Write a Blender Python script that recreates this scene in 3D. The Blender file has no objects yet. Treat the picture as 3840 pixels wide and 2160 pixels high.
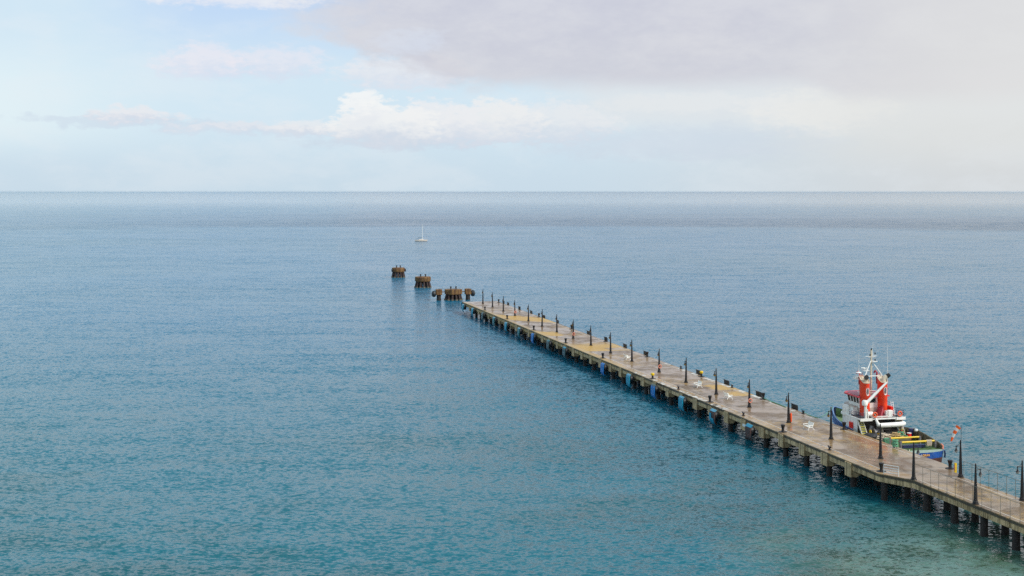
import bpy, math, random
from mathutils import Vector, Matrix
random.seed(7)
S = bpy.context.scene
COL = S.collection
R = math.radians

# ------------------------------------------------------------------ frames
# camera 39.4 m above the sea looking along +Y; the pier runs away at 13.9 degrees to the left
DX, DY = -0.240632, 0.970616          # pier axis (seaward)
OX, OY = 49.5955, 172.2316            # foot of the first pier lamp
TH = math.atan2(DY, DX)               # rotation of the pier frame: local +X seaward, local +Y towards the near (left) edge
DECK = 3.4

def W(s, t, z=0.0):
    return Vector((OX + s*DX - t*DY, OY + s*DY + t*DX, z))

# ------------------------------------------------------------------ node helpers
class G:
    def __init__(self, tree):
        self.t = tree; self.n = tree.nodes; self.l = tree.links
    def put(self, sock, v):
        if v is None: return
        if isinstance(v, bpy.types.NodeSocket): self.l.new(v, sock)
        elif isinstance(v, (tuple, list)):
            if sock.type == 'RGBA' and len(v) == 3: v = (*v, 1)
            sock.default_value = v
        else:
            sock.default_value = v
    def m(self, op, a, b=None, c=None, clamp=False):
        x = self.n.new('ShaderNodeMath'); x.operation = op; x.use_clamp = clamp
        self.put(x.inputs[0], a)
        if b is not None: self.put(x.inputs[1], b)
        if c is not None: self.put(x.inputs[2], c)
        return x.outputs[0]
    def add(self, a, b): return self.m('ADD', a, b)
    def sub(self, a, b): return self.m('SUBTRACT', a, b)
    def mul(self, a, b, clamp=False): return self.m('MULTIPLY', a, b, clamp=clamp)
    def ss(self, x, a, b, lo=0.0, hi=1.0):
        n = self.n.new('ShaderNodeMapRange'); n.interpolation_type = 'SMOOTHSTEP'
        self.put(n.inputs[0], x); self.put(n.inputs[1], a); self.put(n.inputs[2], b)
        self.put(n.inputs[3], lo); self.put(n.inputs[4], hi)
        return n.outputs[0]
    def lin(self, x, a, b, lo=0.0, hi=1.0):
        n = self.n.new('ShaderNodeMapRange')
        self.put(n.inputs[0], x); self.put(n.inputs[1], a); self.put(n.inputs[2], b)
        self.put(n.inputs[3], lo); self.put(n.inputs[4], hi)
        return n.outputs[0]
    def coord(self, kind='Object'):
        return self.n.new('ShaderNodeTexCoord').outputs[kind]
    def sep(self, v):
        n = self.n.new('ShaderNodeSeparateXYZ'); self.put(n.inputs[0], v); return n.outputs
    def comb(self, x=0, y=0, z=0):
        n = self.n.new('ShaderNodeCombineXYZ')
        for i, q in enumerate((x, y, z)): self.put(n.inputs[i], q)
        return n.outputs[0]
    def map(self, v, sc=(1,1,1), loc=(0,0,0), rot=(0,0,0)):
        n = self.n.new('ShaderNodeMapping'); self.put(n.inputs[0], v)
        n.inputs['Location'].default_value = loc; n.inputs['Rotation'].default_value = rot
        n.inputs['Scale'].default_value = sc
        return n.outputs[0]
    def noise(self, v, scale=1, detail=4, rough=.55, dist=0, color=False):
        n = self.n.new('ShaderNodeTexNoise'); self.put(n.inputs['Vector'], v)
        n.inputs['Scale'].default_value = scale; n.inputs['Detail'].default_value = detail
        n.inputs['Roughness'].default_value = rough; n.inputs['Distortion'].default_value = dist
        return n.outputs['Color' if color else 'Fac']
    def mix(self, f, a, b, mode='MIX'):
        n = self.n.new('ShaderNodeMix'); n.data_type = 'RGBA'; n.blend_type = mode
        self.put(n.inputs[0], f); self.put(n.inputs[6], a); self.put(n.inputs[7], b)
        return n.outputs[2]
    def ramp(self, f, stops):
        n = self.n.new('ShaderNodeValToRGB'); self.put(n.inputs[0], f)
        e = n.color_ramp.elements
        while len(e) < len(stops): e.new(0.5)
        for q, (p, c) in zip(e, stops):
            q.position = p; q.color = (*c, 1) if len(c) == 3 else c
        return n.outputs[0]
    def bump(self, h, dist=1.0, strength=1.0, normal=None):
        n = self.n.new('ShaderNodeBump'); self.put(n.inputs['Height'], h)
        n.inputs['Distance'].default_value = dist; self.put(n.inputs['Strength'], strength)
        if normal is not None: self.put(n.inputs['Normal'], normal)
        return n.outputs[0]

def new_mat(name):
    m = bpy.data.materials.new(name); m.use_nodes = True
    g = G(m.node_tree); b = m.node_tree.nodes['Principled BSDF']
    return m, g, b

def plain(name, col, rough=.6, metal=0, var=.25, scale=3, stain=None, stain_amt=.35, bump=.0, spec=.5):
    """painted / rusted surface: tone varies with noise, stains with streaks running down"""
    m, g, b = new_mat(name)
    v = g.coord()
    n = g.noise(v, scale, 5, .6)
    dark = tuple(c*(1-var) for c in col); lite = tuple(min(1, c*(1+var)) for c in col)
    c = g.mix(g.ss(n, .3, .7), dark, lite)
    if stain:
        st = g.noise(g.map(v, (4, 4, .7)), 1.3, 5, .65)
        c = g.mix(g.mul(g.ss(st, .52, .72), stain_amt), c, stain)
    g.put(b.inputs['Base Color'], c)
    g.put(b.inputs['Roughness'], g.lin(n, 0, 1, rough-.08, rough+.08))
    b.inputs['Metallic'].default_value = metal
    b.inputs['Specular IOR Level'].default_value = spec
    if bump: g.put(b.inputs['Normal'], g.bump(n, .02, bump))
    return m

M = {}
M['black_iron'] = plain('black_iron', (.014, .011, .011), .5, 0, .3, 6, (.09, .035, .015), .3)
M['lamp_metal'] = plain('lamp_metal', (.012, .009, .010), .5, 0, .3, 4, (.06, .03, .02), .25)
M['amber_glass'] = plain('amber_glass', (.42, .24, .02), .25, 0, .2, 8)
M['grey_glass'] = plain('grey_glass', (.30, .31, .30), .2, 0, .2, 8)
M['rubber'] = plain('rubber', (.020, .020, .022), .5, 0, .4, 3, (.10, .09, .09), .5)
M['yellow_paint'] = plain('yellow_paint', (.80, .52, .01), .4, 0, .1, 5, (.4, .22, .03), .25)
M['white_paint'] = plain('white_paint', (.86, .84, .79), .5, 0, .05, 3, (.5, .36, .2), .35)
M['house_white'] = plain('house_white', (.84, .83, .78), .5, 0, .07, 2, (.42, .24, .10), .6)
M['white_bench'] = plain('white_bench', (.88, .86, .80), .6, 0, .06, 6, (.45, .40, .25), .3)
M['cream_paint'] = plain('cream_paint', (.66, .56, .42), .5, 0, .1, 4)
M['beige_wall'] = plain('beige_wall', (.52, .44, .38), .6, 0, .1, 3, (.3, .2, .12), .3)
M['grey_steel'] = plain('grey_steel', (.20, .19, .20), .5, .3, .3, 4, (.12, .07, .03), .5)
M['olive_steel'] = plain('olive_steel', (.14, .12, .075), .6, 0, .35, 3, (.16, .07, .02), .6)
M['deck_green'] = plain('deck_green', (.055, .115, .03), .6, 0, .6, 2.2, (.22, .20, .03), .7)
M['stern_green'] = plain('stern_green', (.30, .38, .31), .6, 0, .12, 3, (.24, .26, .16), .5)
M['bow_green'] = plain('bow_green', (.16, .24, .12), .6, 0, .3, 3, (.25, .30, .20), .5)
M['hull_blue'] = plain('hull_blue', (.015, .075, .30), .4, 0, .35, .9, (.18, .25, .42), .35)
M['rail_blue'] = plain('rail_blue', (.16, .27, .50), .45, 0, .2, 3)
M['navy'] = plain('navy', (.02, .03, .10), .45, 0, .3, 3)
M['hull_brown'] = plain('hull_brown', (.075, .022, .012), .6, 0, .4, 1.5, (.14, .07, .03), .6)
M['funnel_red'] = plain('funnel_red', (.84, .052, .007), .5, 0, .12, 1.2, (.35, .02, .02), .35)
M['roof_red'] = plain('roof_red', (.62, .05, .07), .5, 0, .15, 2)
M['roof_slate'] = plain('roof_slate', (.24, .07, .10), .55, 0, .4, 5)
M['dark_red'] = plain('dark_red', (.38, .012, .035), .45, 0, .25, 3)
M['orange'] = plain('orange', (.85, .10, .02), .5, 0, .12, 6)
M['orange_soft'] = plain('orange_soft', (.72, .24, .15), .6, 0, .12, 6)
M['signal_red'] = plain('signal_red', (.75, .02, .01), .45, 0, .1, 5)
M['sock_orange'] = plain('sock_orange', (.88, .13, .015), .8, 0, .06, 3)
M['sock_white'] = plain('sock_white', (.74, .70, .66), .8, 0, .05, 3)
M['rope_beige'] = plain('rope_beige', (.52, .36, .17), .9, 0, .3, 9)
M['rope_pale'] = plain('rope_pale', (.62, .52, .40), .9, 0, .2, 9)
M['rope_green'] = plain('rope_green', (.13, .34, .20), .9, 0, .3, 9)
M['soot'] = plain('soot', (.008, .007, .007), .7)
M['window_dark'] = plain('window_dark', (.03, .04, .045), .12, 0, .3, 2)
M['dark_recess'] = plain('dark_recess', (.055, .045, .04), .7, 0, .5, 2, (.10, .08, .03), .5)
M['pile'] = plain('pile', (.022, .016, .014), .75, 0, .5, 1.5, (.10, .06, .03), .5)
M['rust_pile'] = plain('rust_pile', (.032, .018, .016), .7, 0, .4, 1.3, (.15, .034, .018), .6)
M['kevel'] = plain('kevel', (.03, .02, .02), .5, 0, .3, 5)
M['sail_hull'] = plain('sail_hull', (.72, .62, .52), .35, 0, .05, 1)
M['sail_cover'] = plain('sail_cover', (.08, .14, .16), .8)
M['worn_gold'] = plain('worn_gold', (.85, .42, .12), .6, 0, .25, 9)
M['faded_red'] = plain('faded_red', (.72, .30, .26), .6, 0, .2, 6)
M['worn_white'] = plain('worn_white', (.85, .72, .66), .6, 0, .1, 9)
M['joint'] = plain('joint', (.50, .42, .33), .5, 0, .2, 2)
M['fence_metal'] = plain('fence_metal', (.22, .20, .16), .5, .2, .3, 3, (.30, .17, .06), .5)
M['stair_nose'] = plain('stair_nose', (.46, .42, .07), .6, 0, .2, 4)
for nm, c1 in (('pad_blue', (.003, .15, .46)), ('pad_cyan', (.004, .26, .40)), ('pad_teal', (.008, .15, .18)), ('pad_grey', (.035, .085, .10)), ('pad_skylit', (.09, .32, .45))):  # the palest tone paints skylight onto the slanted pad tops
    M[nm] = plain(nm, c1, .45, 0, .18, 1.6, (.10, .05, .03), .22)
M['pad_rust'] = plain('pad_rust', (.075, .035, .03), .65, 0, .5, 2.5, (.02, .25, .30), .45)

# wet concrete of the deck
def deck_mat():
    m, g, b = new_mat('wet_concrete_deck')
    v = g.coord(); x, y, z = g.sep(v)
    n1 = g.noise(v, .22, 5, .6, .4); n2 = g.noise(v, 1.7, 6, .65); n3 = g.noise(g.map(v, (.25, 1, 1)), .55, 5, .6)
    c = g.mix(g.ss(n1, .35, .65), (.125, .070, .030), (.275, .172, .082))
    c = g.mix(g.mul(g.ss(n2, .45, .75), .6), c, (.33, .24, .155))
    c = g.mix(g.mul(g.ss(n3, .5, .66), .55), c, (.17, .095, .05))
    # slab by slab tint
    idx = g.m('FLOOR', g.m('DIVIDE', g.add(x, 3.6), 13.85))
    wn = g.n.new('ShaderNodeTexWhiteNoise'); wn.noise_dimensions = '1D'; g.put(wn.inputs['W'], idx)
    c = g.mix(g.mul(wn.outputs['Value'], .22), c, (.30, .22, .165))
    # ochre algae growth in four places
    wob = g.mul(g.sub(g.noise(v, .35, 5, .6), .5), 9)
    xw = g.add(x, wob); yw = g.add(y, g.mul(wob, .45))
    def band(u, a, b_, f): return g.mul(g.ss(u, a-f, a+f), g.ss(u, b_-f, b_+f, 1, 0))
    xa = g.add(xw, g.mul(y, -1.15))
    A = band(xa, 187, 203, 2)
    B = g.mul(band(xw, 150.5, 161, 1.5), g.ss(yw, -1, 1.5))
    C1 = g.mul(g.ss(x, 119.0, 119.3), g.mul(g.ss(xw, 128, 138, 1, 0), 1))
    C2 = g.mul(band(x, 92.9, 119, .2), g.mul(g.ss(yw, 3.6, 4.2), .7))
    D = g.mul(band(xw, 53.5, 66, 1.2), g.ss(yw, -2.6, -1.2, 1, 0))
    hole = g.sub(1, g.mul(band(xw, 57, 60.5, .9), .8))
    D = g.mul(D, hole)
    hole2 = g.sub(1, g.mul(g.mul(band(x, 120.5, 124.5, 1), g.ss(yw, -.5, -2)), .85))
    C1 = g.mul(C1, hole2)
    al = g.m('MAXIMUM', g.m('MAXIMUM', A, B), g.m('MAXIMUM', g.m('MAXIMUM', C1, C2), D))
    far_edge = g.mul(g.mul(g.ss(y, 4.3, 5.0), g.ss(x, 40, 120)), g.ss(n2, .3, .55))
    al = g.m('MAXIMUM', al, g.mul(far_edge, .8))
    thin = g.mul(g.ss(g.noise(v, .9, 6, .7), .42, .60), g.mul(g.ss(g.noise(v, .12, 3, .5), .50, .62), .45))
    al = g.m('MAXIMUM', al, thin)
    alc = g.mix(n2, (.36, .19, .028), (.66, .40, .085))
    c = g.mix(g.mul(al, .9), c, alc)
    c = g.mix(g.mul(g.ss(y, 3.75, 3.95), g.ss(n2, .35, .6, .15, .6)), c, (.44, .31, .16))
    # rust under the tug's bollard and round bollards
    d = g.m('SQRT', g.add(g.m('POWER', g.m('DIVIDE', g.sub(x, 11.8), 3.0), 2), g.m('POWER', g.sub(y, -4.2), 2)))
    ru = g.mul(g.ss(g.add(d, g.mul(n2, 1.4)), 1.5, 2.6, 1, 0), .55)
    c = g.mix(ru, c, (.30, .10, .035))
    # orange-brown stain at the corner
    d2 = g.m('SQRT', g.add(g.m('POWER', g.add(x, 9.6), 2), g.m('POWER', g.sub(y, 3.6), 2)))
    c = g.mix(g.mul(g.ss(g.add(d2, n2), 2.2, 3.2, 1, 0), .5), c, (.40, .24, .10))
    g.put(b.inputs['Base Color'], c)
    wet = g.ss(g.add(g.mul(n1, .6), g.mul(g.noise(v, .6, 4, .6), .4)), .40, .58)
    wet = g.mul(wet, g.sub(1, g.mul(al, .8)))
    g.put(b.inputs['Roughness'], g.lin(wet, 0, 1, .50, .15))
    b.inputs['Specular IOR Level'].default_value = .5
    hb = g.add(g.mul(n2, .5), g.mul(g.noise(v, 7, 3, .6), .2))
    g.put(b.inputs['Normal'], g.bump(hb, .05, g.lin(wet, 0, 1, .5, .12)))
    return m
M['deck'] = deck_mat()

def concrete(name, base, dark, stainc, warm=.0, far_algae=True):
    m, g, b = new_mat(name)
    v = g.coord(); x, y, z = g.sep(v)
    n = g.noise(v, .8, 5, .6); streak = g.noise(g.map(v, (1.7, 1.7, .15)), 1.0, 6, .7); fine = g.noise(v, 5, 5, .7)
    c = g.mix(g.ss(n, .3, .7), base, tuple(k*.72 for k in base))
    c = g.mix(g.mul(g.ss(streak, .44, .60), .85), c, dark)
    c = g.mix(g.mul(g.ss(fine, .50, .68), .55), c, stainc)
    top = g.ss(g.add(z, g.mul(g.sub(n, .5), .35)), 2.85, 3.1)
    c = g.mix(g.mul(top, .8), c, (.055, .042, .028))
    if far_algae:
        al = g.mul(g.mul(g.ss(x, 60, 150), g.ss(g.noise(v, .5, 4, .6), .42, .6)), .7)
        c = g.mix(al, c, (.34, .22, .05))
    g.put(b.inputs['Base Color'], c)
    b.inputs['Roughness'].default_value = .75
    g.put(b.inputs['Normal'], g.bump(g.add(n, fine), .04, .5))
    return m
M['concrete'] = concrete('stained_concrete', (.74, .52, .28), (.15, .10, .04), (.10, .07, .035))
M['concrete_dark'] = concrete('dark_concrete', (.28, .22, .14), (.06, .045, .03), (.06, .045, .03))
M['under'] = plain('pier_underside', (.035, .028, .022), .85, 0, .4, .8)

def dolphin_mat():
    m, g, b = new_mat('dolphin_concrete')
    v = g.coord(); x, y, z = g.sep(v)
    n = g.noise(v, .9, 5, .6); st = g.noise(g.map(v, (2.5, 2.5, .3)), 1, 6, .7)
    c = g.mix(g.ss(n, .3, .7), (.31, .17, .046), (.15, .070, .026))
    c = g.mix(g.mul(g.ss(st, .42, .60), .85), c, (.07, .026, .016))
    g.put(b.inputs['Base Color'], c); b.inputs['Roughness'].default_value = .8
    g.put(b.inputs['Normal'], g.bump(n, .1, .5))
    return m
M['dolphin'] = dolphin_mat()

def worn(name, col, amt):
    """road paint worn away down to concrete colour"""
    m, g, b = new_mat(name)
    v = g.coord(); n = g.noise(v, 1.6, 6, .7)
    c = g.mix(g.ss(n, amt-.06, amt+.06), (.24, .20, .17), col)
    g.put(b.inputs['Base Color'], c); b.inputs['Roughness'].default_value = .45
    return m
M['line_white'] = worn('line_white', (.62, .55, .46), .40)
M['line_yellow'] = worn('line_yellow', (.66, .36, .10), .47)
M['mark_white'] = worn('mark_white', (.72, .70, .64), .46)

# ------------------------------------------------------------------ mesh helpers
class MB:
    def __init__(self): self.v = []; self.f = []
    def add(self, vs, fs):
        o = len(self.v); self.v += [tuple(p) for p in vs]; self.f += [tuple(i+o for i in q) for q in fs]
        return self
    def box(self, x0, x1, y0, y1, z0, z1):
        vs = [(x, y, z) for z in (z0, z1) for y in (y0, y1) for x in (x0, x1)]
        return self.add(vs, [(0,2,3,1), (4,5,7,6), (0,1,5,4), (2,6,7,3), (0,4,6,2), (1,3,7,5)])
    def prism(self, pts, z0, z1):
        n = len(pts)
        a = sum(pts[i][0]*pts[(i+1)%n][1]-pts[(i+1)%n][0]*pts[i][1] for i in range(n))
        if a < 0: pts = pts[::-1]
        vs = [(p[0], p[1], z0) for p in pts] + [(p[0], p[1], z1) for p in pts]
        fs = [tuple(range(n-1, -1, -1)), tuple(range(n, 2*n))] + [(i, (i+1)%n, n+(i+1)%n, n+i) for i in range(n)]
        return self.add(vs, fs)
    def tube(self, pts, r, n=8, cap=True, flat=1.0):
        pts = [Vector(p) for p in pts]
        rs = r if isinstance(r, (list, tuple)) else [r]*len(pts)
        vs = []; fs = []
        up = None
        for i, p in enumerate(pts):
            d = (pts[min(i+1, len(pts)-1)] - pts[max(i-1, 0)]).normalized()
            if up is None:
                up = Vector((0, 0, 1)) if abs(d.z) < .9 else Vector((1, 0, 0))
            a = d.cross(up).normalized(); b_ = a.cross(d).normalized(); up = b_
            for k in range(n):
                q = 2*math.pi*k/n
                vs.append(p + a*math.cos(q)*rs[i] + b_*math.sin(q)*rs[i]*flat)
        for i in range(len(pts)-1):
            for k in range(n):
                fs.append((i*n+k, i*n+(k+1)%n, (i+1)*n+(k+1)%n, (i+1)*n+k))
        if cap:
            fs.append(tuple(range(n-1, -1, -1))); fs.append(tuple(range((len(pts)-1)*n, len(pts)*n)))
        return self.add(vs, fs)
    def lathe(self, prof, c=(0, 0, 0), n=16, sx=1, sy=1):
        vs = []; fs = []
        for r, z in prof:
            for k in range(n):
                q = 2*math.pi*k/n
                vs.append((c[0]+math.cos(q)*r*sx, c[1]+math.sin(q)*r*sy, c[2]+z))
        for i in range(len(prof)-1):
            for k in range(n):
                fs.append((i*n+k, i*n+(k+1)%n, (i+1)*n+(k+1)%n, (i+1)*n+k))
        fs.append(tuple(range(n-1, -1, -1))); fs.append(tuple(range((len(prof)-1)*n, len(prof)*n)))
        return self.add(vs, fs)
    def torus(self, c, R0, r, axis='x', n=20, k=8):
        pts = []
        vs = []; fs = []
        for i in range(n):
            a = 2*math.pi*i/n
            for j in range(k):
                b_ = 2*math.pi*j/k
                rr = R0 + r*math.cos(b_); h = r*math.sin(b_)
                p = {'x': (h, rr*math.cos(a), rr*math.sin(a)), 'y': (rr*math.sin(a), h, rr*math.cos(a)), 'z': (rr*math.cos(a), rr*math.sin(a), h)}[axis]
                vs.append((c[0]+p[0], c[1]+p[1], c[2]+p[2]))
                fs.append((i*k+j, ((i+1)%n)*k+j, ((i+1)%n)*k+(j+1)%k, i*k+(j+1)%k))
        return self.add(vs, fs)
    def build(self, name, mat, parent=None, smooth=True, bevel=0):
        me = bpy.data.meshes.new(name); me.from_pydata(self.v, [], self.f); me.update()
        me.materials.append(M[mat] if isinstance(mat, str) else mat)
        if smooth:
            me.shade_smooth(); me.set_sharp_from_angle(angle=R(35))
        o = bpy.data.objects.new(name, me); COL.objects.link(o)
        if parent is not None: o.parent = parent
        if bevel:
            b = o.modifiers.new('bevel', 'BEVEL'); b.width = bevel; b.segments = 2; b.limit_method = 'ANGLE'
        return o

def tag(o, label=None, cat=None, group=None, kind=None):
    if label: o['label'] = label
    if cat: o['category'] = cat
    if group: o['group'] = group
    if kind: o['kind'] = kind
    return o

def place(o, s, t, z, rot=0.0):
    o.location = W(s, t, z); o.rotation_euler = (0, 0, TH + rot)
    return o

def empty(name, s, t, z, rot=0.0):
    o = bpy.data.objects.new(name, None); o.empty_display_size = .5
    COL.objects.link(o); return place(o, s, t, z, rot)

def copy_tree(o, parent=None):
    c = o.copy(); COL.objects.link(c)
    if parent is not None: c.parent = parent
    for ch in list(o.children): copy_tree(ch, c)
    return c

def text_mesh(name, body, size, mat, parent, loc, rot, sx=1, depth=.006):
    cu = bpy.data.curves.new(name, 'FONT'); cu.body = body; cu.size = size; cu.align_x = 'CENTER'; cu.align_y = 'CENTER'
    cu.extrude = depth; cu.offset = size*.03
    tmp = bpy.data.objects.new('tmp_text', cu); COL.objects.link(tmp)
    bpy.context.view_layer.update()
    me = bpy.data.meshes.new_from_object(tmp.evaluated_get(bpy.context.evaluated_depsgraph_get()))
    bpy.data.objects.remove(tmp); bpy.data.curves.remove(cu)
    me.materials.clear(); me.materials.append(M[mat]); me.name = name
    o = bpy.data.objects.new(name, me); COL.objects.link(o)
    o.parent = parent; o.location = loc; o.rotation_euler = rot; o.scale = (sx, 1, 1)
    return o

# ------------------------------------------------------------------ world, sun, camera
def world():
    w = bpy.data.worlds.new('World'); S.world = w; w.use_nodes = True
    g = G(w.node_tree); bg = w.node_tree.nodes['Background']
    sky = g.n.new('ShaderNodeTexSky'); sky.sky_type = 'NISHITA'; sky.sun_disc = False
    sky.sun_elevation = R(SUN_EL); sky.sun_rotation = R(SUN_AZ)
    sky.air_density = 1; sky.dust_density = 2.0; sky.ozone_density = 1.5
    v = g.coord('Generated'); x, y, z = g.sep(v)
    az = g.mul(g.m('ARCTAN2', x, y), 57.2958)                 # degrees right of north
    hyp = g.m('SQRT', g.add(g.mul(x, x), g.mul(y, y)))
    el = g.mul(g.m('ARCTAN2', z, hyp), 57.2958)
    ela = g.m('ABSOLUTE', el)
    P = g.comb(az, g.mul(ela, 2.2), 0)
    nb = g.noise(P, .16, 6, .55, .3); nm = g.noise(P, .42, 7, .6, .2); nf = g.noise(P, 1.1, 6, .6)
    K = 10.0
    def C(r, gg, b_): return (r*K, gg*K, b_*K)
    # clear air: very pale near the sea, light blue higher on the left, bright white-grey on the right
    c = g.mix(g.ss(ela, 0, 3.5), C(.64, .78, .89), C(.68, .84, .955))
    c = g.mix(g.mul(g.ss(ela, 4.5, 9), g.ss(az, -20, -13)), c, C(.55, .72, .97))
    c = g.mix(g.ss(ela, 9, 30), c, C(.44, .66, .86))
    c = g.mix(g.mul(g.ss(az, -24, -12, 1, 0), g.mul(g.ss(ela, 1.0, 3.0), g.ss(ela, 4.0, 7.5, 1, 0))), c, C(.80, .93, .98))
    c = g.mix(g.mul(g.ss(az, 0, 22), .85), c, C(.74, .75, .755))
    W3 = g.noise(P, .55, 5, .6, color=True)
    wx, wy, wz = g.sep(W3)
    aw = g.add(az, g.mul(g.sub(wx, .5), 3.2)); ew = g.add(ela, g.mul(g.sub(wy, .5), 1.3))
    fine = g.noise(P, 1.9, 7, .62)
    def blob(ca, ce, ra, re, hard=1.0):
        d = g.add(g.m('POWER', g.m('DIVIDE', g.sub(aw, ca), ra), 2), g.m('POWER', g.m('DIVIDE', g.sub(ew, ce), re), 2))
        d = g.add(d, g.mul(g.sub(fine, .5), -2.6))
        return g.ss(d, 1.0-.75/hard, 1.0+.55/hard, 1, 0)
    def lay(c, f, col, k=1.0): return g.mix(g.mul(f, k), c, C(*col))
    def bil(c, ca, ce, ra, re, top, base, k=.9, hard=1.6):
        """a cumulus heap: lit top, shaded base"""
        sh = g.ss(g.add(ew, g.mul(g.sub(fine, .5), 1.4)), ce-re*.9, ce+re*.35)
        return g.mix(g.mul(blob(ca, ce, ra, re, hard), k), c, g.mix(sh, C(*base), C(*top)))
    c = g.mix(g.mul(g.ss(g.add(g.mul(nb, .6), g.mul(nm, .4)), .44, .62), g.ss(ela, 9, 7, 0, .30)), c, C(.84, .90, .95))
    # low streaks on the left
    c = lay(c, blob(-17.0, 3.0, 4.2, .28), (.63, .72, .85), .5)
    c = bil(c, -16.4, 3.25, 1.9, .34, (.90, .87, .90), (.72, .76, .86), .7, 1.2)
    c = lay(c, blob(-11.0, 2.75, 4.8, .30), (.68, .75, .87), .55)
    c = bil(c, -11.8, 2.85, 3.4, .22, (.87, .87, .91), (.74, .79, .88), .55, 1)
    # bright band and glow on the right
    c = lay(c, g.mul(g.mul(g.ss(aw, 0, 5), g.ss(ela, 2.2, 3.4)), g.ss(ela, 4.8, 5.6, 1, 0)), (.80, .83, .86), .75)
    c = lay(c, blob(7.5, 2.1, 6.5, .75, .7), (.66, .73, .84), .5)
    c = lay(c, blob(13.5, 3.5, 3.2, .95, .8), (.90, .90, .88), .75)
    c = lay(c, blob(8.0, 3.9, 4.2, .45, .8), (.85, .87, .885), .6)
    c = lay(c, g.mul(g.ss(aw, 10, 17), g.ss(ela, .3, 2.5)), (.80, .81, .80), .6)
    # cumulus bank beside the centre
    c = lay(c, blob(-4.6, 2.25, 4.6, .34, .8), (.64, .71, .83), .6)
    c = bil(c, -9.0, 2.9, 1.9, .35, (.88, .89, .92), (.70, .76, .86), .7, 1.2)
    c = bil(c, 1.6, 3.1, 3.0, .95, (.86, .88, .91), (.70, .76, .86), .75, 1.2)
    c = bil(c, -1.0, 3.05, 2.3, 1.05, (.90, .91, .92), (.71, .77, .87), .85, 1.7)
    c = bil(c, -3.2, 3.1, 2.0, 1.0, (.89, .90, .93), (.71, .77, .87), .85, 1.7)
    c = bil(c, -5.6, 2.95, 2.6, .9, (.94, .945, .95), (.70, .76, .86), .9, 1.7)
    c = bil(c, -6.6, 3.75, .95, .80, (.97, .98, .98), (.84, .87, .92), .9, 1.5)
    # upper left puffs
    c = bil(c, -13.4, 5.6, 1.9, .75, (.93, .87, .92), (.74, .76, .90), .65, .9)
    c = bil(c, -10.3, 5.6, 1.9, .75, (.90, .86, .92), (.72, .75, .89), .6, .9)
    c = bil(c, -4.8, 5.2, 3.0, .75, (.87, .87, .91), (.77, .79, .88), .75, 1)
    c = bil(c, -12.3, 8.5, 4.2, .60, (.93, .93, .95), (.84, .86, .94), .8, 1)
    c = bil(c, -19.5, 8.6, 2.2, .42, (.90, .87, .92), (.80, .83, .93), .7, 1)
    # the lilac-grey deck filling the upper right
    edge = g.m('MAXIMUM', g.lin(az, -9, -2.6, 6.9, 4.75), 4.72)
    edge = g.sub(edge, g.ss(az, 12.5, 15, 0, .75))
    e2 = g.add(g.sub(ela, edge), g.mul(g.sub(nm, .5), g.lin(az, -6, 1, 3.2, .7)))
    left = g.ss(g.add(az, g.add(g.mul(g.sub(nb, .5), 12), g.mul(g.sub(nm, .5), 8))), -11.5, -5.0)
    deckm = g.mul(g.mul(g.ss(e2, -.55, .55), left), g.ss(az, 8, 23, 1, .5))
    dcf = g.ss(g.add(g.add(g.mul(nb, .5), g.mul(nm, .35)), g.mul(fine, .15)), .38, .64)
    dc = g.mix(dcf, C(.645, .635, .71), C(.73, .72, .765))
    dc = g.mix(g.mul(g.ss(ela, 4.6, 6.2, 1, 0), .35), dc, C(.64, .65, .73))
    dc = g.mix(g.mul(g.ss(az, 9, 24), .85), dc, C(.80, .765, .755))
    c = g.mix(g.mul(deckm, .88), c, dc)
    hole = g.mul(blob(-4.6, 6.6, 1.6, .5, .6), .55)
    c = g.mix(hole, c, C(.72, .78, .90))
    # behind and overhead: broken overcast
    up = g.ss(ela, 9, 22)
    ov = g.mix(g.ss(g.noise(v, 3.2, 5, .6), .35, .65), C(.47, .67, .85), C(.66, .82, .94))
    c = g.mix(g.mul(up, .8), c, ov)
    final = g.mix(.9, sky.outputs[0], c)
    g.put(bg.inputs['Color'], final); bg.inputs['Strength'].default_value = .1

SUN_EL, SUN_AZ = 42, 122
world()
sd = bpy.data.lights.new('sun', 'SUN'); sd.energy = 3.1; sd.angle = R(12); sd.color = (1, .95, .87)
so = bpy.data.objects.new('sun', sd); COL.objects.link(so)
so.rotation_euler = (R(90-SUN_EL), 0, R(180-SUN_AZ))

cd = bpy.data.cameras.new('camera'); cd.sensor_width = 36; cd.lens = 45; cd.clip_end = 200000; cd.clip_start = 1
cd.shift_y = (716-1080)/3840
co = bpy.data.objects.new('camera', cd); COL.objects.link(co); co.location = (0, 0, 39.4); co.rotation_euler = (R(90), 0, 0)
S.camera = co
S.cycles.use_denoising = False
S.view_settings.view_transform = 'Standard'; S.view_settings.look = 'None'; S.view_settings.exposure = 0; S.view_settings.gamma = 1

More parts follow.
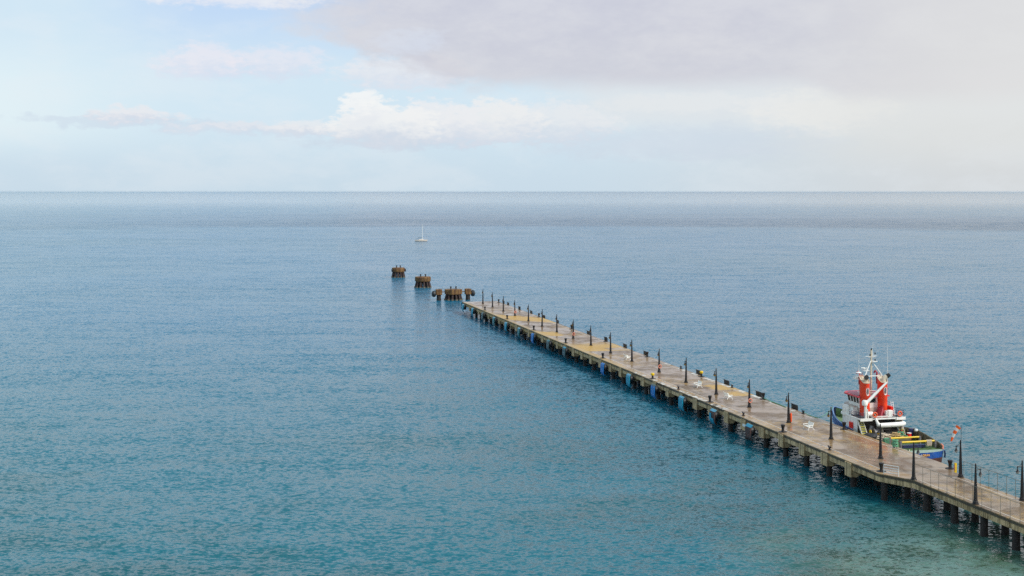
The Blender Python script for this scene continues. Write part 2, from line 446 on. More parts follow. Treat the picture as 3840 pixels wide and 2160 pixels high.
# ------------------------------------------------------------------ water
CALM = .48
def water():
    m, g, b = new_mat('sea_water')
    v = g.coord(); x, y, z = g.sep(v)
    dist = g.m('SQRT', g.add(g.mul(x, x), g.mul(y, y)))
    ld = g.m('LOGARITHM', dist, 10)
    # body colour of the water (light scattered back out of it)
    big = g.noise(g.map(v, (.6, 1, 1)), .004, 4, .55); med = g.noise(g.map(v, (.5, 1, 1), rot=(0, 0, R(-14))), .022, 5, .6)
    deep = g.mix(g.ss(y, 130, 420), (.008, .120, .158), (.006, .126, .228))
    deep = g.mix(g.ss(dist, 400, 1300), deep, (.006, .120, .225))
    deep = g.mix(g.mul(g.ss(big, .38, .62), .35), deep, (.004, .104, .160))
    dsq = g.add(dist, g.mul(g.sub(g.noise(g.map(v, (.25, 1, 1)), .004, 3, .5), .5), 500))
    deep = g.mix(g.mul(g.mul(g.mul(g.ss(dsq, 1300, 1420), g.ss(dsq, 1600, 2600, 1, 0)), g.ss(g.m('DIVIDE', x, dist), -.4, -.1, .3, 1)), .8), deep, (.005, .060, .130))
    # darker streaky patches in the near water
    near_dark = g.mul(g.mul(g.ss(g.add(med, g.mul(g.noise(v, .12, 4, .6), .25)), .58, .72), g.ss(y, 150, 260, 1, 0)), .65)
    deep = g.mix(near_dark, deep, (.005, .075, .085))
    # shallow, sandy green water by the landward end
    sh = g.m('SQRT', g.add(g.m('POWER', g.m('DIVIDE', g.sub(x, 66), 46), 2), g.m('POWER', g.m('DIVIDE', g.sub(y, 112), 52), 2)))
    shm = g.ss(g.add(sh, g.mul(g.sub(g.noise(v, .045, 5, .6), .5), .9)), .55, 1.15, 1, 0)
    seabed = g.mix(g.ss(g.noise(v, .11, 6, .65), .38, .62), (.045, .092, .052), (.100, .185, .150))
    deep = g.mix(shm, deep, seabed)
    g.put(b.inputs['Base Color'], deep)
    b.inputs['IOR'].default_value = 1.30; b.inputs['Specular Tint'].default_value = (.64, .89, 1.0, 1)
    # waves: the slope of the surface is summed from swell, chop and ripples
    big2 = g.noise(g.map(v, (.25, 1, 1)), .004, 3, .5)
    wind = g.noise(g.map(v, (.35, 1, 1)), .013, 4, .6)
    def slopes(vec, scale, det, k, kx=1.0):
        n = g.n.new('ShaderNodeVectorMath'); n.operation = 'SUBTRACT'
        g.put(n.inputs[0], g.noise(vec, scale, det, .6, .2, color=True)); n.inputs[1].default_value = (.5, .5, .5)
        q = g.n.new('ShaderNodeVectorMath'); q.operation = 'MULTIPLY'
        g.put(q.inputs[0], n.outputs[0]); q.inputs[1].default_value = (k*kx, k, 0); return q.outputs[0]
    vw = g.map(v, (.72, 1, 1), rot=(0, 0, R(-10))); vx = g.map(v, (.75, 1, 1), rot=(0, 0, R(14)))
    vs_ = g.map(v, (.28, 1, 1), rot=(0, 0, R(-20)))
    def vadd(a, b_):
        n = g.n.new('ShaderNodeVectorMath'); n.operation = 'ADD'; g.put(n.inputs[0], a); g.put(n.inputs[1], b_); return n.outputs[0]
    sl = vadd(vadd(slopes(vw, 2.4, 4, 1.75), slopes(vx, .90, 5, .95)), slopes(vs_, .16, 3, .50))
    dw = g.add(dist, g.mul(g.sub(big2, .5), 500))
    calm = g.m('MAXIMUM', g.ss(dw, 1600, 5000, 1, 0), g.ss(dist, 6500, 30000, 0, .62))
    squall = g.mul(g.mul(g.ss(dw, 1300, 1420), g.ss(dw, 1600, 2000, 1, 0)), g.ss(g.m('DIVIDE', x, dist), -.4, -.1, .25, 1))
    amt = g.mul(g.add(g.lin(calm, 0, 1, CALM, 1.0), g.mul(squall, .85)), g.lin(wind, .32, .68, .62, 1.30))
    
    sc = g.n.new('ShaderNodeVectorMath'); sc.operation = 'SCALE'; g.put(sc.inputs[0], sl); g.put(sc.inputs['Scale'], amt)
    nn = g.n.new('ShaderNodeVectorMath'); nn.operation = 'NORMALIZE'; g.put(nn.inputs[0], vadd(sc.outputs[0], (0, 0, 1)))
    g.put(b.inputs['Normal'], nn.outputs[0])
    g.put(b.inputs['Roughness'], g.lin(calm, 0, 1, .05, .16))
    mb = MB()
    xs = [-90000, -12000, -1500, -200, 0, 200, 1500, 12000, 90000]; ys = [-900, 0, 200, 600, 2000, 8000, 30000, 60000]
    vs = [(a, c, 0) for c in ys for a in xs]; n = len(xs)
    fs = [(j*n+i, j*n+i+1, (j+1)*n+i+1, (j+1)*n+i) for j in range(len(ys)-1) for i in range(n-1)]
    mb.add(vs, fs)
    o = mb.build('sea_water', m, smooth=False); tag(o, 'blue-green sea with small wind waves reaching the horizon', None, kind='structure')
    # sea bed so that the water has a bottom under it
    m2, g2, b2 = new_mat('sea_bed'); g2.put(b2.inputs['Base Color'], (.06, .10, .08))
    mb = MB(); mb.add([(-90000, -900, -9), (90000, -900, -9), (90000, 60000, -9), (-90000, 60000, -9)], [(0, 1, 2, 3)])
    return o
water()

def haze():
    m = bpy.data.materials.new('sea_haze'); m.use_nodes = True; t = m.node_tree
    for n in list(t.nodes):
        if n.type != 'OUTPUT_MATERIAL': t.nodes.remove(n)
    pv = t.nodes.new('ShaderNodeVolumePrincipled'); pv.inputs['Color'].default_value = (.93, .97, 1.0, 1); pv.inputs['Density'].default_value = HAZE; pv.inputs['Anisotropy'].default_value = .5
    t.links.new(pv.outputs[0], [n for n in t.nodes if n.type == 'OUTPUT_MATERIAL'][0].inputs['Volume'])
    o = MB().box(-91000, 91000, -950, 61000, -10, 41).build('haze', m, smooth=False)
    tag(o, 'thin pale sea haze lying over the water towards the horizon', kind='stuff')
HAZE = 5e-6; S.cycles.volume_bounces = 3
haze()

# ------------------------------------------------------------------ pier
def pier():
    root = empty('pier', 0, 0, 0)
    tag(root, 'long concrete pier with wet brown deck running out to sea on piles', 'pier')
    END = 252.0
    plan = [(END, 5.25), (-8.0, 5.0), (-12.5, 2.72), (-62, 2.72), (-62, -4.25), (-12.6, -4.25), (-5.4, -6.45), (4, -6.3), (END, -6.3)]
    # deck sheet
    mb = MB(); mb.prism(plan, DECK-.12, DECK)
    mb.build('deck_slab', 'deck', root, smooth=False)
    # edge of the slab, then edge beams beneath it
    def inset(pts, d):
        n = len(pts); out = []
        for i in range(n):
            p0, p1, p2 = Vector(pts[i-1]), Vector(pts[i]), Vector(pts[(i+1) % n])
            a = (p1-p0).normalized(); b = (p2-p1).normalized()
            na = Vector((-a.y, a.x)); nb = Vector((-b.y, b.x)); k = (na+nb)
            k = k/(k.length_squared)*2
            out.append(tuple(p1 + k*d))
        return out
    area = sum(plan[i][0]*plan[(i+1) % len(plan)][1]-plan[(i+1) % len(plan)][0]*plan[i][1] for i in range(len(plan)))
    sgn = 1 if area > 0 else -1
    p1 = inset(plan, .015*sgn); p2 = inset(plan, .09*sgn); p3 = inset(plan, .55*sgn)
    def ring(outer, inner, z0, z1):
        mb = MB(); n = len(outer)
        vs = [(*p, z0) for p in outer] + [(*p, z1) for p in outer] + [(*p, z0) for p in inner] + [(*p, z1) for p in inner]
        fs = []
        for i in range(n):
            j = (i+1) % n
            fs += [(i, j, n+j, n+i), (2*n+i, 3*n+i, 3*n+j, 2*n+j), (i, 2*n+i, 2*n+j, j), (n+i, n+j, 3*n+j, 3*n+i)]
        mb.add(vs, [f[::sgn] for f in fs]); return mb
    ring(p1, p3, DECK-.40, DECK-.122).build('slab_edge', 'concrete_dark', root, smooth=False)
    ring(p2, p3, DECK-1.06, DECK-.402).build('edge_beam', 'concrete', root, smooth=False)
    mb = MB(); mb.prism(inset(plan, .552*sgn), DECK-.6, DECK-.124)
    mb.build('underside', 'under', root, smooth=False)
    # vertical ribs on the causeway beam
    s = -14.4; rib = None
    while s > -60:
        if rib is None: rib = r_ = MB().box(-.16, .16, 2.60, 2.69, DECK-.95, DECK-.41).build('beam_rib', 'concrete', root, smooth=False)
        else: r_ = rib.copy(); COL.objects.link(r_)
        r_.location = (s, 0, 0); s -= 1.72
    # pile caps, one bent every 6.6 m, each cap with its row of piles
    capo = None; bent = []
    s = -.6
    k = 0
    capproto = None; pileproto = None
    while s < 248:
        for side in (1, -1):
            t0, t1 = (3.9, 5.20) if side == 1 else (-6.25, -4.95)
            if capproto is None:
                mb = MB()
                pts = [(-.82, -.66), (.82, -.66), (.82, .66), (-.82, .66)]
                mb.add([(-.82, .66, 1.0), (.82, .66, 1.0), (.82, .66, -.66), (-.82, .66, -.66),
                        (-.82, -.3, 1.0), (.82, -.3, 1.0), (.82, -.3, -.66), (-.82, -.3, -.66),
                        (-.82, -.85, 1.0), (.82, -.85, 1.0), (.82, -.85, -.35), (-.82, -.85, -.35)],
                       [(0, 3, 2, 1), (0, 4, 7, 3), (1, 2, 6, 5), (3, 7, 6, 2), (4, 8, 11, 7), (5, 6, 10, 9), (7, 11, 10, 6), (8, 9, 10, 11), (0, 1, 5, 9, 8, 4)])
                c = mb.build('pile_cap', 'concrete', root, smooth=False); capproto = c
            else:
                c = capproto.copy(); COL.objects.link(c)
            c.location = (s, (5.25-.66-.05 if side == 1 else -6.3+.66+.05), 2.16); c.rotation_euler = (0, 0, 0 if side == 1 else math.pi)
            c.scale = (1 + .1*math.sin(k*1.7), 1, 1 + .12*math.sin(k*2.3+1))
        mb = None
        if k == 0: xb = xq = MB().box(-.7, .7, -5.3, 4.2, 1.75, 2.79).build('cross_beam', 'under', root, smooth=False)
        else: xq = xb.copy(); COL.objects.link(xq)
        xq.location = (s, 0, 0)
        for t in (4.35, .9, -2.4, -5.4):
            if pileproto is None:
                mb = MB(); mb.lathe([(.42, -6), (.42, 0.15), (.40, .6), (.40, 2.6)], n=14)
                pileproto = mb.build('pile', 'pile', root); q = pileproto
            else:
                q = pileproto.copy(); COL.objects.link(q)
            q.location = (s, t, 0)
        k += 1; s += 6.72
    # causeway bents
    bm = None
    for i in range(8):
        s = -14.6 - 5.85*i
        for t in (2.05, -.7, -3.6):
            q = pileproto.copy(); COL.objects.link(q); q.location = (s, t, 0); q.scale = (1.08, 1.08, 1)
        mb = MB(); mb.box(s-.55, s+.55, -4.0, 2.1, DECK-1.25, DECK-.61)
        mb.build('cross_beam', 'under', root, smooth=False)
    for s in (-8.2,):
        for t in (4.2, .9, -2.4):
            q = pileproto.copy(); COL.objects.link(q); q.location = (s, t, 0)
    # painted lines lying on the deck
    z = DECK+.004
    def strip(name, pts, w, mat, zz=z):
        mb = MB()
        P = [Vector(p) for p in pts]; L = []; Rr = []
        for i, p in enumerate(P):
            d = (P[min(i+1, len(P)-1)]-P[max(i-1, 0)]).normalized(); nn = Vector((-d.y, d.x))
            L.append(p+nn*w/2); Rr.append(p-nn*w/2)
        vs = [(*q, zz) for q in L] + [(*q, zz) for q in Rr]; n = len(P)
        mb.add(vs, [(i, n+i, n+i+1, i+1) for i in range(n-1)])
        return mb.build(name, mat, root, smooth=False)
    far = [(a, 3.35) for a in range(118, -9, -6)]
    strip('white_line', far + [(-8.2, 3.3)], .13, 'line_white')
    strip('yellow_line', [(a, 3.72) for a in range(118, -9, -6)] + [(-8.3, 3.65)], .16, 'line_yellow')
    strip('white_line', [(a, -5.35) for a in range(245, -6, -6)], .12, 'line_white')
    strip('white_line', [(-12.9, 2.0), (-30, 2.0), (-61, 2.0)], .12, 'line_white')
    strip('white_line', [(-12.9, -3.3), (-30, -3.3), (-61, -3.3)], .12, 'line_white')
    strip('causeway_joint', [(-12.4, 2.6), (-12.4, -4.2)], .10, 'joint')
    for s in (10.4, 30.9, 51.5, 72, 93, 119.1, 140, 161, 182, 203, 224, 244):
        strip('deck_joint', [(s, 5.2), (s, -6.25)], .09 if s not in (93, 119.1) else .14, 'joint', z+.004)
    # patches of white paint along both edges
    mb = MB(); rnd = random.Random(5)
    near = [84.5, 82.5, 80.6, 75.3, 74.0, 71.7, 70.2, 68.9, 66.8, 65.5, 64.1, 61.2, 59.8, 58.3, 56.9, 54.6, 53.2, 51.8, 50.6, 46.2, 45.0, 43.8, 42.5, 41.2]
    for s in near:
        s += rnd.uniform(-.5, .5); a = rnd.uniform(.22, .6); t1 = rnd.uniform(4.85, 5.2); t0 = rnd.uniform(4.0, 4.6); k = rnd.uniform(-.6, .5)
        mb.add([(s-a, t1, z), (s+a, t1, z), (s+a+k, t0, z), (s-a+k, t0, z)], [(0, 3, 2, 1)])
    for s in [96.2, 94.6, 88.4, 86.2, 81.2, 80.0, 76.9, 74.2, 73.0, 71.4, 67.0, 66.0, 64.9, 63.9, 58.5, 57.3, 53.0, 52.0, 50.8, 46.0, 37.6, 31.0]:
        a = rnd.uniform(.3, .55); k = rnd.uniform(-.3, .3)
        mb.add([(s-a, -5.5, z), (s+a, -5.5, z), (s+a+k, -6.2, z), (s-a+k, -6.2, z)], [(0, 1, 2, 3)][::-1])
    mb.build('edge_marking', 'mark_white', root, smooth=False)
    # graffiti and a little painted board on the beams
    mb = MB(); y = 5.25-.09+.006
    for s0, w, h0 in ((66.2, 1.7, 2.62), (51.9, 2.2, 2.6), (34.2, 2.0, 2.62)):
        for j in range(6):
            a = s0-w/2+j*w/5
            r1, r2, r3 = [rnd.uniform(-.2, .2) for _ in range(3)]; mb.tube([(a, y, h0+r1), (a+.10, y, h0+.12-r2), (a+.16, y, h0-.10+r3), (a+.22+r1, y, h0+.14+r2)], .016, 5)
    mb.build('graffiti', 'stern_green', root)
    mb = MB(); mb.box(31.7, 32.9, 5.28, 5.31, 2.15, 2.55); mb.build('painted_board', 'white_paint', root, smooth=False)
    return root
pier()

# ------------------------------------------------------------------ lamp posts
LAMPS = [244.9, 231.2, 216.9, 202.6, 187.2, 172.9, 158.6, 144.1, 129.7, 115.2, 100.9, 84.6, 70.3, 55.9, 42.0, 27.5, 13.8, 0.0]
def make_lamp(glass):
    root = empty('street_lamp', 0, 0, DECK)
    MB().lathe([(.40, 0), (.40, .06), (.31, .10), (.30, .30), (.235, .36), (.215, .8), (.17, 2.2), (.12, 3.5), (.075, 4.4), (.085, 4.5), (.085, 4.58), (.03, 4.68)], n=14).build('pole', 'lamp_metal', root)
    mb = MB(); mb.tube([(0, 0, 3.92), (.62, 0, 3.92)], .042, 8); mb.tube([(.02, 0, 4.42), (.15, 0, 4.2), (.34, 0, 4.03), (.56, 0, 3.96)], .022, 6)
    mb.box(.56, .68, -.05, .05, 3.86, 4.0)
    mb.build('bracket', 'lamp_metal', root)
    MB().lathe([(.04, 3.90), (.05, 3.72), (.09, 3.66), (.11, 3.5), (.21, 3.42), (.23, 3.38), (.20, 3.37)][::-1], (.62, 0, 0), 14).build('lamp_hood', 'lamp_metal', root)
    MB().lathe([(.05, 3.10), (.13, 3.15), (.185, 3.25), (.19, 3.365)], (.62, 0, 0), 14).build('lamp_glass', glass, root)
    return root
ordn = ['first', 'second', 'third', 'fourth', 'fifth', 'sixth', 'seventh', 'eighth', 'ninth', 'tenth', 'eleventh', 'twelfth', 'thirteenth', 'fourteenth', 'fifteenth', 'sixteenth', 'seventeenth', 'eighteenth']
note = {0: 'black lamp post nearest the seaward tip of the pier', 2: 'black lamp post third from the seaward tip, a dark fender panel right behind it',
        3: 'black lamp post fourth from the seaward tip with a salmon life ring on its shaft', 7: 'black lamp post eighth from the seaward tip with a salmon life ring on its shaft',
        10: 'black lamp post eleventh from the seaward tip, right beside the farthest white bench',
        11: 'black lamp post with life ring just beyond the near yellow bollard, twelfth from the tip',
        12: 'black lamp post left of the far yellow bollard, thirteenth from the seaward tip',
        13: 'black lamp post standing between the two middle white benches, fourteenth from the tip',
        14: 'black lamp post with salmon life ring on the ochre-edged deck, fifteenth from the tip',
        15: 'black lamp post with a bright orange rescue tube at its foot, behind the nearest bench',
        16: 'black lamp post in front of the tug bow, between white bench and rusty bollard',
        17: 'black lamp post in front of the tug rope pile, nearest lamp on the wide deck'}
lp = make_lamp('amber_glass')
for i, s in enumerate(LAMPS):
    o = lp if i == 0 else copy_tree(lp)
    place(o, s, 0, DECK, R([0, 6, -5, 3, 8, -4][i % 6])); o.rotation_euler.x = R([.5, -.4, .2, -.7, .3, .6, -.2][i % 7]); o.rotation_euler.y = R([-.3, .5, -.5, .2, .6][i % 5])
    tag(o, note.get(i, 'black tapered lamp post with amber lantern, %s from the seaward tip of the pier' % ordn[i]), 'street lamp', 'lamp posts along the middle of the pier')
lp2 = make_lamp('grey_glass')
for i, (s, t, r, lab) in enumerate([(-12.3, 2.52, -90, 'black lamp post on the near corner of the narrow causeway, beside the white barrier'),
                                    (-12.5, -3.95, 90, 'black lamp post carrying the windsock at the far side of the causeway'),
                                    (-25.2, 2.42, -90, 'black lamp post halfway along the near fence of the causeway'),
                                    (-25.0, -3.85, 90, 'black lamp post at the right frame edge on the far side of the causeway')]):
    o = lp2 if i == 0 else copy_tree(lp2)
    place(o, s, t, DECK, R(r)); tag(o, lab, 'street lamp', 'lamp posts on the causeway')
# life rings etc. on the lamp posts
def ring_thing(s, lab):
    root = empty('life_ring', s-.28, -.06, DECK+1.15)
    MB().torus((0, 0, 0), .30, .085, 'x', 20, 8).build('ring', 'orange_soft', root)
    MB().tube([(.02, 0, .30), (.06, 0, .42)], .02, 6).build('hook', 'lamp_metal', root)
    tag(root, lab, 'life ring', 'life rings hanging on lamp posts'); return root
for i, w_ in ((3, 'fourth lamp post from the seaward tip'), (7, 'eighth lamp post from the seaward tip'), (11, 'lamp post before the yellow bollards'), (14, 'lamp post beside the ochre patch, nearest of the rings')):
    ring_thing(LAMPS[i], 'salmon life ring hanging on the ' + w_)
root = empty('rescue_tube', LAMPS[15]-.05, -.38, DECK)
MB().lathe([(.10, .1), (.16, .2), (.17, 1.35), (.10, 1.5)], n=12).build('casing', 'orange', root); MB().box(-.05, .05, .12, .30, .5, .6).build('clip', 'lamp_metal', root)
tag(root, 'bright orange rescue tube standing against a lamp post near the benches', 'rescue tube')
root = empty('rescue_box', -12.25, -3.42, DECK)
MB().box(-.12, .12, -.10, .14, .55, 1.75).build('casing', 'yellow_paint', root); MB().box(-.125, .125, .142, .16, .8, 1.5).build('door', 'orange_soft', root)
tag(root, 'tall yellow rescue box on the windsock lamp post', 'rescue box')

# ------------------------------------------------------------------ bollards and cleats
def make_bollard(head='black_iron'):
    root = empty('mooring_bollard', 0, 0, DECK)
    MB().lathe([(.62, 0), (.62, .05), (.50, .08), (.30, .10)], n=18).build('base_plate', 'black_iron', root)
    if head == 'yellow_paint':
        MB().lathe([(.22, .08), (.19, .3), (.19, .62)], n=14).build('post', 'black_iron', root)
        MB().lathe([(.20, .60), (.32, .68), (.36, .82), (.35, 1.0), (.25, 1.1), (.08, 1.12)], n=16).build('head', 'yellow_paint', root)
    else:
        MB().lathe([(.25, .08), (.20, .3), (.21, .55), (.29, .85), (.33, 1.0), (.32, 1.08), (.20, 1.13), (.05, 1.13)], n=16).build('post', 'black_iron', root)
    return root
BN = [(221.9, 4.5, 'farthest on the near pier edge, by the second lamp'), (194.4, 4.3, 'on the near edge at the start of the far ochre patch'), (165.3, 4.3, 'on the near edge above the far bright blue fender'),
      (135.9, 4.3, 'on the near edge at the wide ochre patch'), (107.5, 4.3, 'on the near edge above the near bright blue fender'), (48.5, 4.3, 'on the near edge between the white painted patches'),
      (20.6, 4.3, 'on the near edge left of the orange rescue tube'), (-7.2, 4.05, 'on the near corner beside the white barrier')]
BF = [(246.5, -5.6, 'at the far seaward corner of the pier'), (219.5, -5.7, 'on the far edge behind the fourth lamp post'), (197.2, -5.7, 'on the far edge behind the sixth lamp post'),
      (164.7, -5.7, 'on the far edge left of the eighth lamp post'), (136.2, -5.7, 'on the far edge between the ninth and tenth lamp posts'), (107.2, -5.7, 'on the far edge right of the eleventh lamp post'),
      (49.0, -5.8, 'on the far edge where the green mooring rope is tied'), (20.3, -5.6, 'in front of the blue tug bow, rusty and squat'), (-7.8, -5.5, 'on the far edge between tug stern and windsock lamp')]
bp = make_bollard()
for i, (s, t, lab) in enumerate(BN+BF):
    o = bp if i == 0 else copy_tree(bp)
    place(o, s, t, DECK, random.uniform(-2, 2)); o.scale = (1, 1, 1) if s < 200 else (.95, .95, .95)
    tag(o, 'black flared mooring bollard ' + lab, 'bollard', 'mooring bollards along the pier edges')
yb = make_bollard('yellow_paint')
for i, (s, t, lab) in enumerate([(76.5, 4.35, 'mooring bollard with bright yellow head on the near edge'), (76.7, -5.75, 'mooring bollard with bright yellow head on the far edge beside a dark fender panel')]):
    o = yb if i == 0 else copy_tree(yb)
    place(o, s, t, DECK); tag(o, lab, 'bollard', 'yellow-headed bollards')
def make_cleat():
    root = empty('mooring_cleat', 0, 0, DECK)
    MB().lathe([(.22, 0), (.22, .05), (.12, .08), (.11, .28)], n=12).build('stem', 'kevel', root)
    MB().tube([(-.38, 0, .42), (-.22, 0, .32), (0, 0, .29), (.22, 0, .32), (.38, 0, .42)], [.045, .085, .11, .085, .045], 8).build('horn', 'kevel', root)
    return root
cp = make_cleat()
for i, (s, t, lab) in enumerate([(62.9, 4.4, 'on the near edge between white patches, below the thirteenth lamp'), (34.8, 4.3, 'on the near edge above the rusted fender'), (6.7, 4.0, 'on the yellow line, nearest one of the near edge'),
                                 (87.9, -5.9, 'on the far edge left of the thirteenth lamp post'), (62.3, -5.8, 'on the far edge at the ochre patch'), (34.1, -5.8, 'on the far edge holding the green bow rope'), (6.1, -5.8, 'under the coil of green rope at the tug stern')]):
    o = cp if i == 0 else copy_tree(cp)
    place(o, s, t, DECK); o.scale = (1.25, 1.25, 1.4); tag(o, 'small dark horned cleat ' + lab, 'cleat', 'mooring cleats')

# ------------------------------------------------------------------ fenders
def make_fender(pad, top=None, extra=None, foot=True):
    """axis towards local +Y; root at the pier face"""
    root = empty('pier_fender', 0, 0, 0)
    # bulbous rubber body
    mb = MB(); prof = [(.40, 0), (.62, .08), (.76, .28), (.80, .55), (.76, .82), (.60, .98), (.40, 1.04)]
    n = 16; vs = []; fs = []
    for r, yy in prof:
        for k in range(n):
            q = 2*math.pi*k/n; vs.append((math.cos(q)*r, yy, math.sin(q)*r))
    for i in range(len(prof)-1):
        for k in range(n): fs.append((i*n+k, (i+1)*n+k, (i+1)*n+(k+1) % n, i*n+(k+1) % n))
    fs.append(tuple(range(n))); fs.append(tuple(range((len(prof)-1)*n, len(prof)*n))[::-1])
    mb.add(vs, fs); mb.build('rubber_body', 'rubber', root)
    # facing pad: a plate bent in at the top and curled in at the bottom
    def plate(zs, x0=-.95, x1=.95, th=.16, nm='facing_pad', mat=pad):
        mb = MB(); a = []
        for z, yy in zs: a.append((z, yy))
        vs = []
        for z, yy in a: vs += [(x0, yy, z), (x1, yy, z), (x1, yy-th, z-.01), (x0, yy-th, z-.01)]
        fs = []
        for i in range(len(a)-1):
            b0, b1 = i*4, (i+1)*4
            for k in range(4): fs.append((b0+k, b0+(k+1) % 4, b1+(k+1) % 4, b1+k))
        fs.append((3, 2, 1, 0)); e = (len(a)-1)*4; fs.append((e, e+1, e+2, e+3))
        mb.add(vs, fs); return mb.build(nm, mat, root, smooth=False)
    Z = [(1.02, .92), (.80, 1.16), (.4, 1.22), (-.85, 1.22), (-1.2, 1.12), (-1.5, .86)]
    if extra == 'patchy':
        plate([(1.05, .78), (.76, 1.12)], nm='facing_pad', mat=top)
        plate([(.74, 1.10), (.4, 1.16), (-.95, 1.08), (-1.4, .72)], nm='bare_plate', mat='pad_rust')
        plate([(.40, 1.24), (-.35, 1.24)], x0=.15, nm='facing_pad', mat=pad, th=.05)
        plate([(-.35, 1.24), (-.6, 1.24), (-.95, 1.15), (-1.25, .97), (-1.5, .68)], x0=-.75, nm='facing_pad', mat=pad, th=.05)
    elif extra == 'bare':
        plate([(1.05, .78), (.70, 1.14)], nm='facing_pad', mat=top)
        plate([(.68, 1.10), (.4, 1.14), (-.95, 1.08), (-1.4, .72)], nm='bare_plate', mat='pad_rust')
    else:
        if top:
            plate(Z[:2], nm='facing_pad', mat=top); plate([(.796, 1.158)]+Z[2:], nm='facing_pad', mat=pad)
        else: plate(Z)
    mb = MB()
    for sx in (-.5, .5): mb.tube([(sx, .02, .95), (sx, 1.0, .72)], .025, 5)
    mb.build('chain', 'black_iron', root)
    return root
FN = [(253.0, 'pad_cyan', None, None, 'pale blue pad, beyond the seaward end of the pier deck'), (246.0, 'pad_cyan', 'pad_skylit', None, 'half-bare cyan pad, under the seaward corner'),
      (231.8, 'pad_cyan', 'pad_skylit', None, 'narrow cyan pad below the second lamp post'), (217.4, 'pad_grey', None, None, 'grey worn pad, the dullest in the far row'),
      (202.7, 'pad_teal', 'pad_skylit', None, 'teal pad with pale top, below the fourth lamp post'), (188.0, 'pad_cyan', 'pad_skylit', None, 'cyan pad with white smears below the fifth lamp post'),
      (173.4, 'pad_teal', 'pad_skylit', None, 'teal pad with a pale spot, left of the bright blue one'), (159.2, 'pad_blue', None, None, 'bright blue pad, the far one of the two'),
      (144.4, 'pad_grey', 'pad_teal', None, 'dark weathered pad with a thin cyan strip'), (130.4, 'pad_grey', 'pad_cyan', None, 'dark pad under a bright cyan top, at the wide ochre patch'),
      (101.6, 'pad_blue', None, None, 'tall bright blue pad, the near one of the two'), (85.0, 'pad_cyan', 'pad_skylit', None, 'cyan pad below the twelfth lamp post, left of the yellow bollard'),
      (70.9, 'pad_blue', 'pad_grey', None, 'blue pad with dark top, just right of the yellow bollard'), (56.7, 'pad_cyan', 'pad_skylit', None, 'cyan pad with pale slanting top between white painted patches'),
      (42.7, 'pad_cyan', 'pad_skylit', 'patchy', 'half of its cyan pad torn off showing rust'), (28.6, 'pad_rust', 'pad_cyan', 'bare', 'rusty bare plate with only a turquoise top strip, nearest of all')]
for s, a, b_, e, lab in FN:
    o = make_fender(a, b_, e); place(o, s, 5.25 if s < 250 else 3.6, 2.15)
    if s > 250: o.location = W(251.8, 4.1, 2.3); o.rotation_euler = (0, 0, TH - R(90-30))
    tag(o, 'black bulbous pier fender, ' + lab, 'fender', 'fenders along the near face of the pier')
# far-side fenders: their dark panels stand up above the far edge
def make_far_fender():
    root = empty('pier_fender', 0, 0, 0)
    MB().tube([(0, .03, 0), (0, .3, 0), (0, .75, 0), (0, 1.0, 0)], [.4, .62, .62, .4], 14).build('rubber_body', 'rubber', root)
    mb = MB(); Z = [(1.84, .86), (1.70, 1.02), (-.9, 1.12), (-1.3, .9)]
    vs = []
    for z, yy in Z: vs += [(-1.05, yy, z), (1.05, yy, z), (1.05, yy-.2, z-.02), (-1.05, yy-.2, z-.02)]
    fs = []
    for i in range(len(Z)-1):
        for k in range(4): fs.append((i*4+k, i*4+(k+1) % 4, i*4+4+(k+1) % 4, i*4+4+k))
    e = (len(Z)-1)*4; fs += [(3, 2, 1, 0), (e, e+1, e+2, e+3)]
    mb.add(vs, fs); mb.build('facing_panel', 'rubber', root, smooth=False)
    return root
ff = make_far_fender()
FF = [(246.7, 'farthest dark panel, left of the third lamp'), (240.4, 'second farthest dark panel, right of the third lamp'), (225.8, 'small dark panel behind the fourth lamp post'), (211.6, 'dark panel beside the fifth lamp post'),
      (197.3, 'reddish dark panel beside the sixth lamp post'), (183.3, 'dark panel crossing the seventh lamp post'), (168.9, 'dark tilted panel left of the eighth lamp post'), (154.8, 'dark panel left of the ninth lamp post'),
      (140.6, 'dark panel left of the tenth lamp post'), (126.4, 'dark panel left of the eleventh lamp post'), (112.5, 'dark panel right of the eleventh lamp post'), (81.8, 'dark panel touching the far yellow bollard'),
      (68.0, 'dark panel right of the fourteenth lamp post'), (53.9, 'dark panel left of the bollard with the green rope'), (40.0, 'dark panel just right of the sixteenth lamp post')]
for i, (s, lab) in enumerate(FF):
    o = ff if i == 0 else copy_tree(ff)
    place(o, s, -6.3, 2.15, math.pi); tag(o, 'pier fender seen as a ' + lab, 'fender', 'fenders along the far face of the pier')

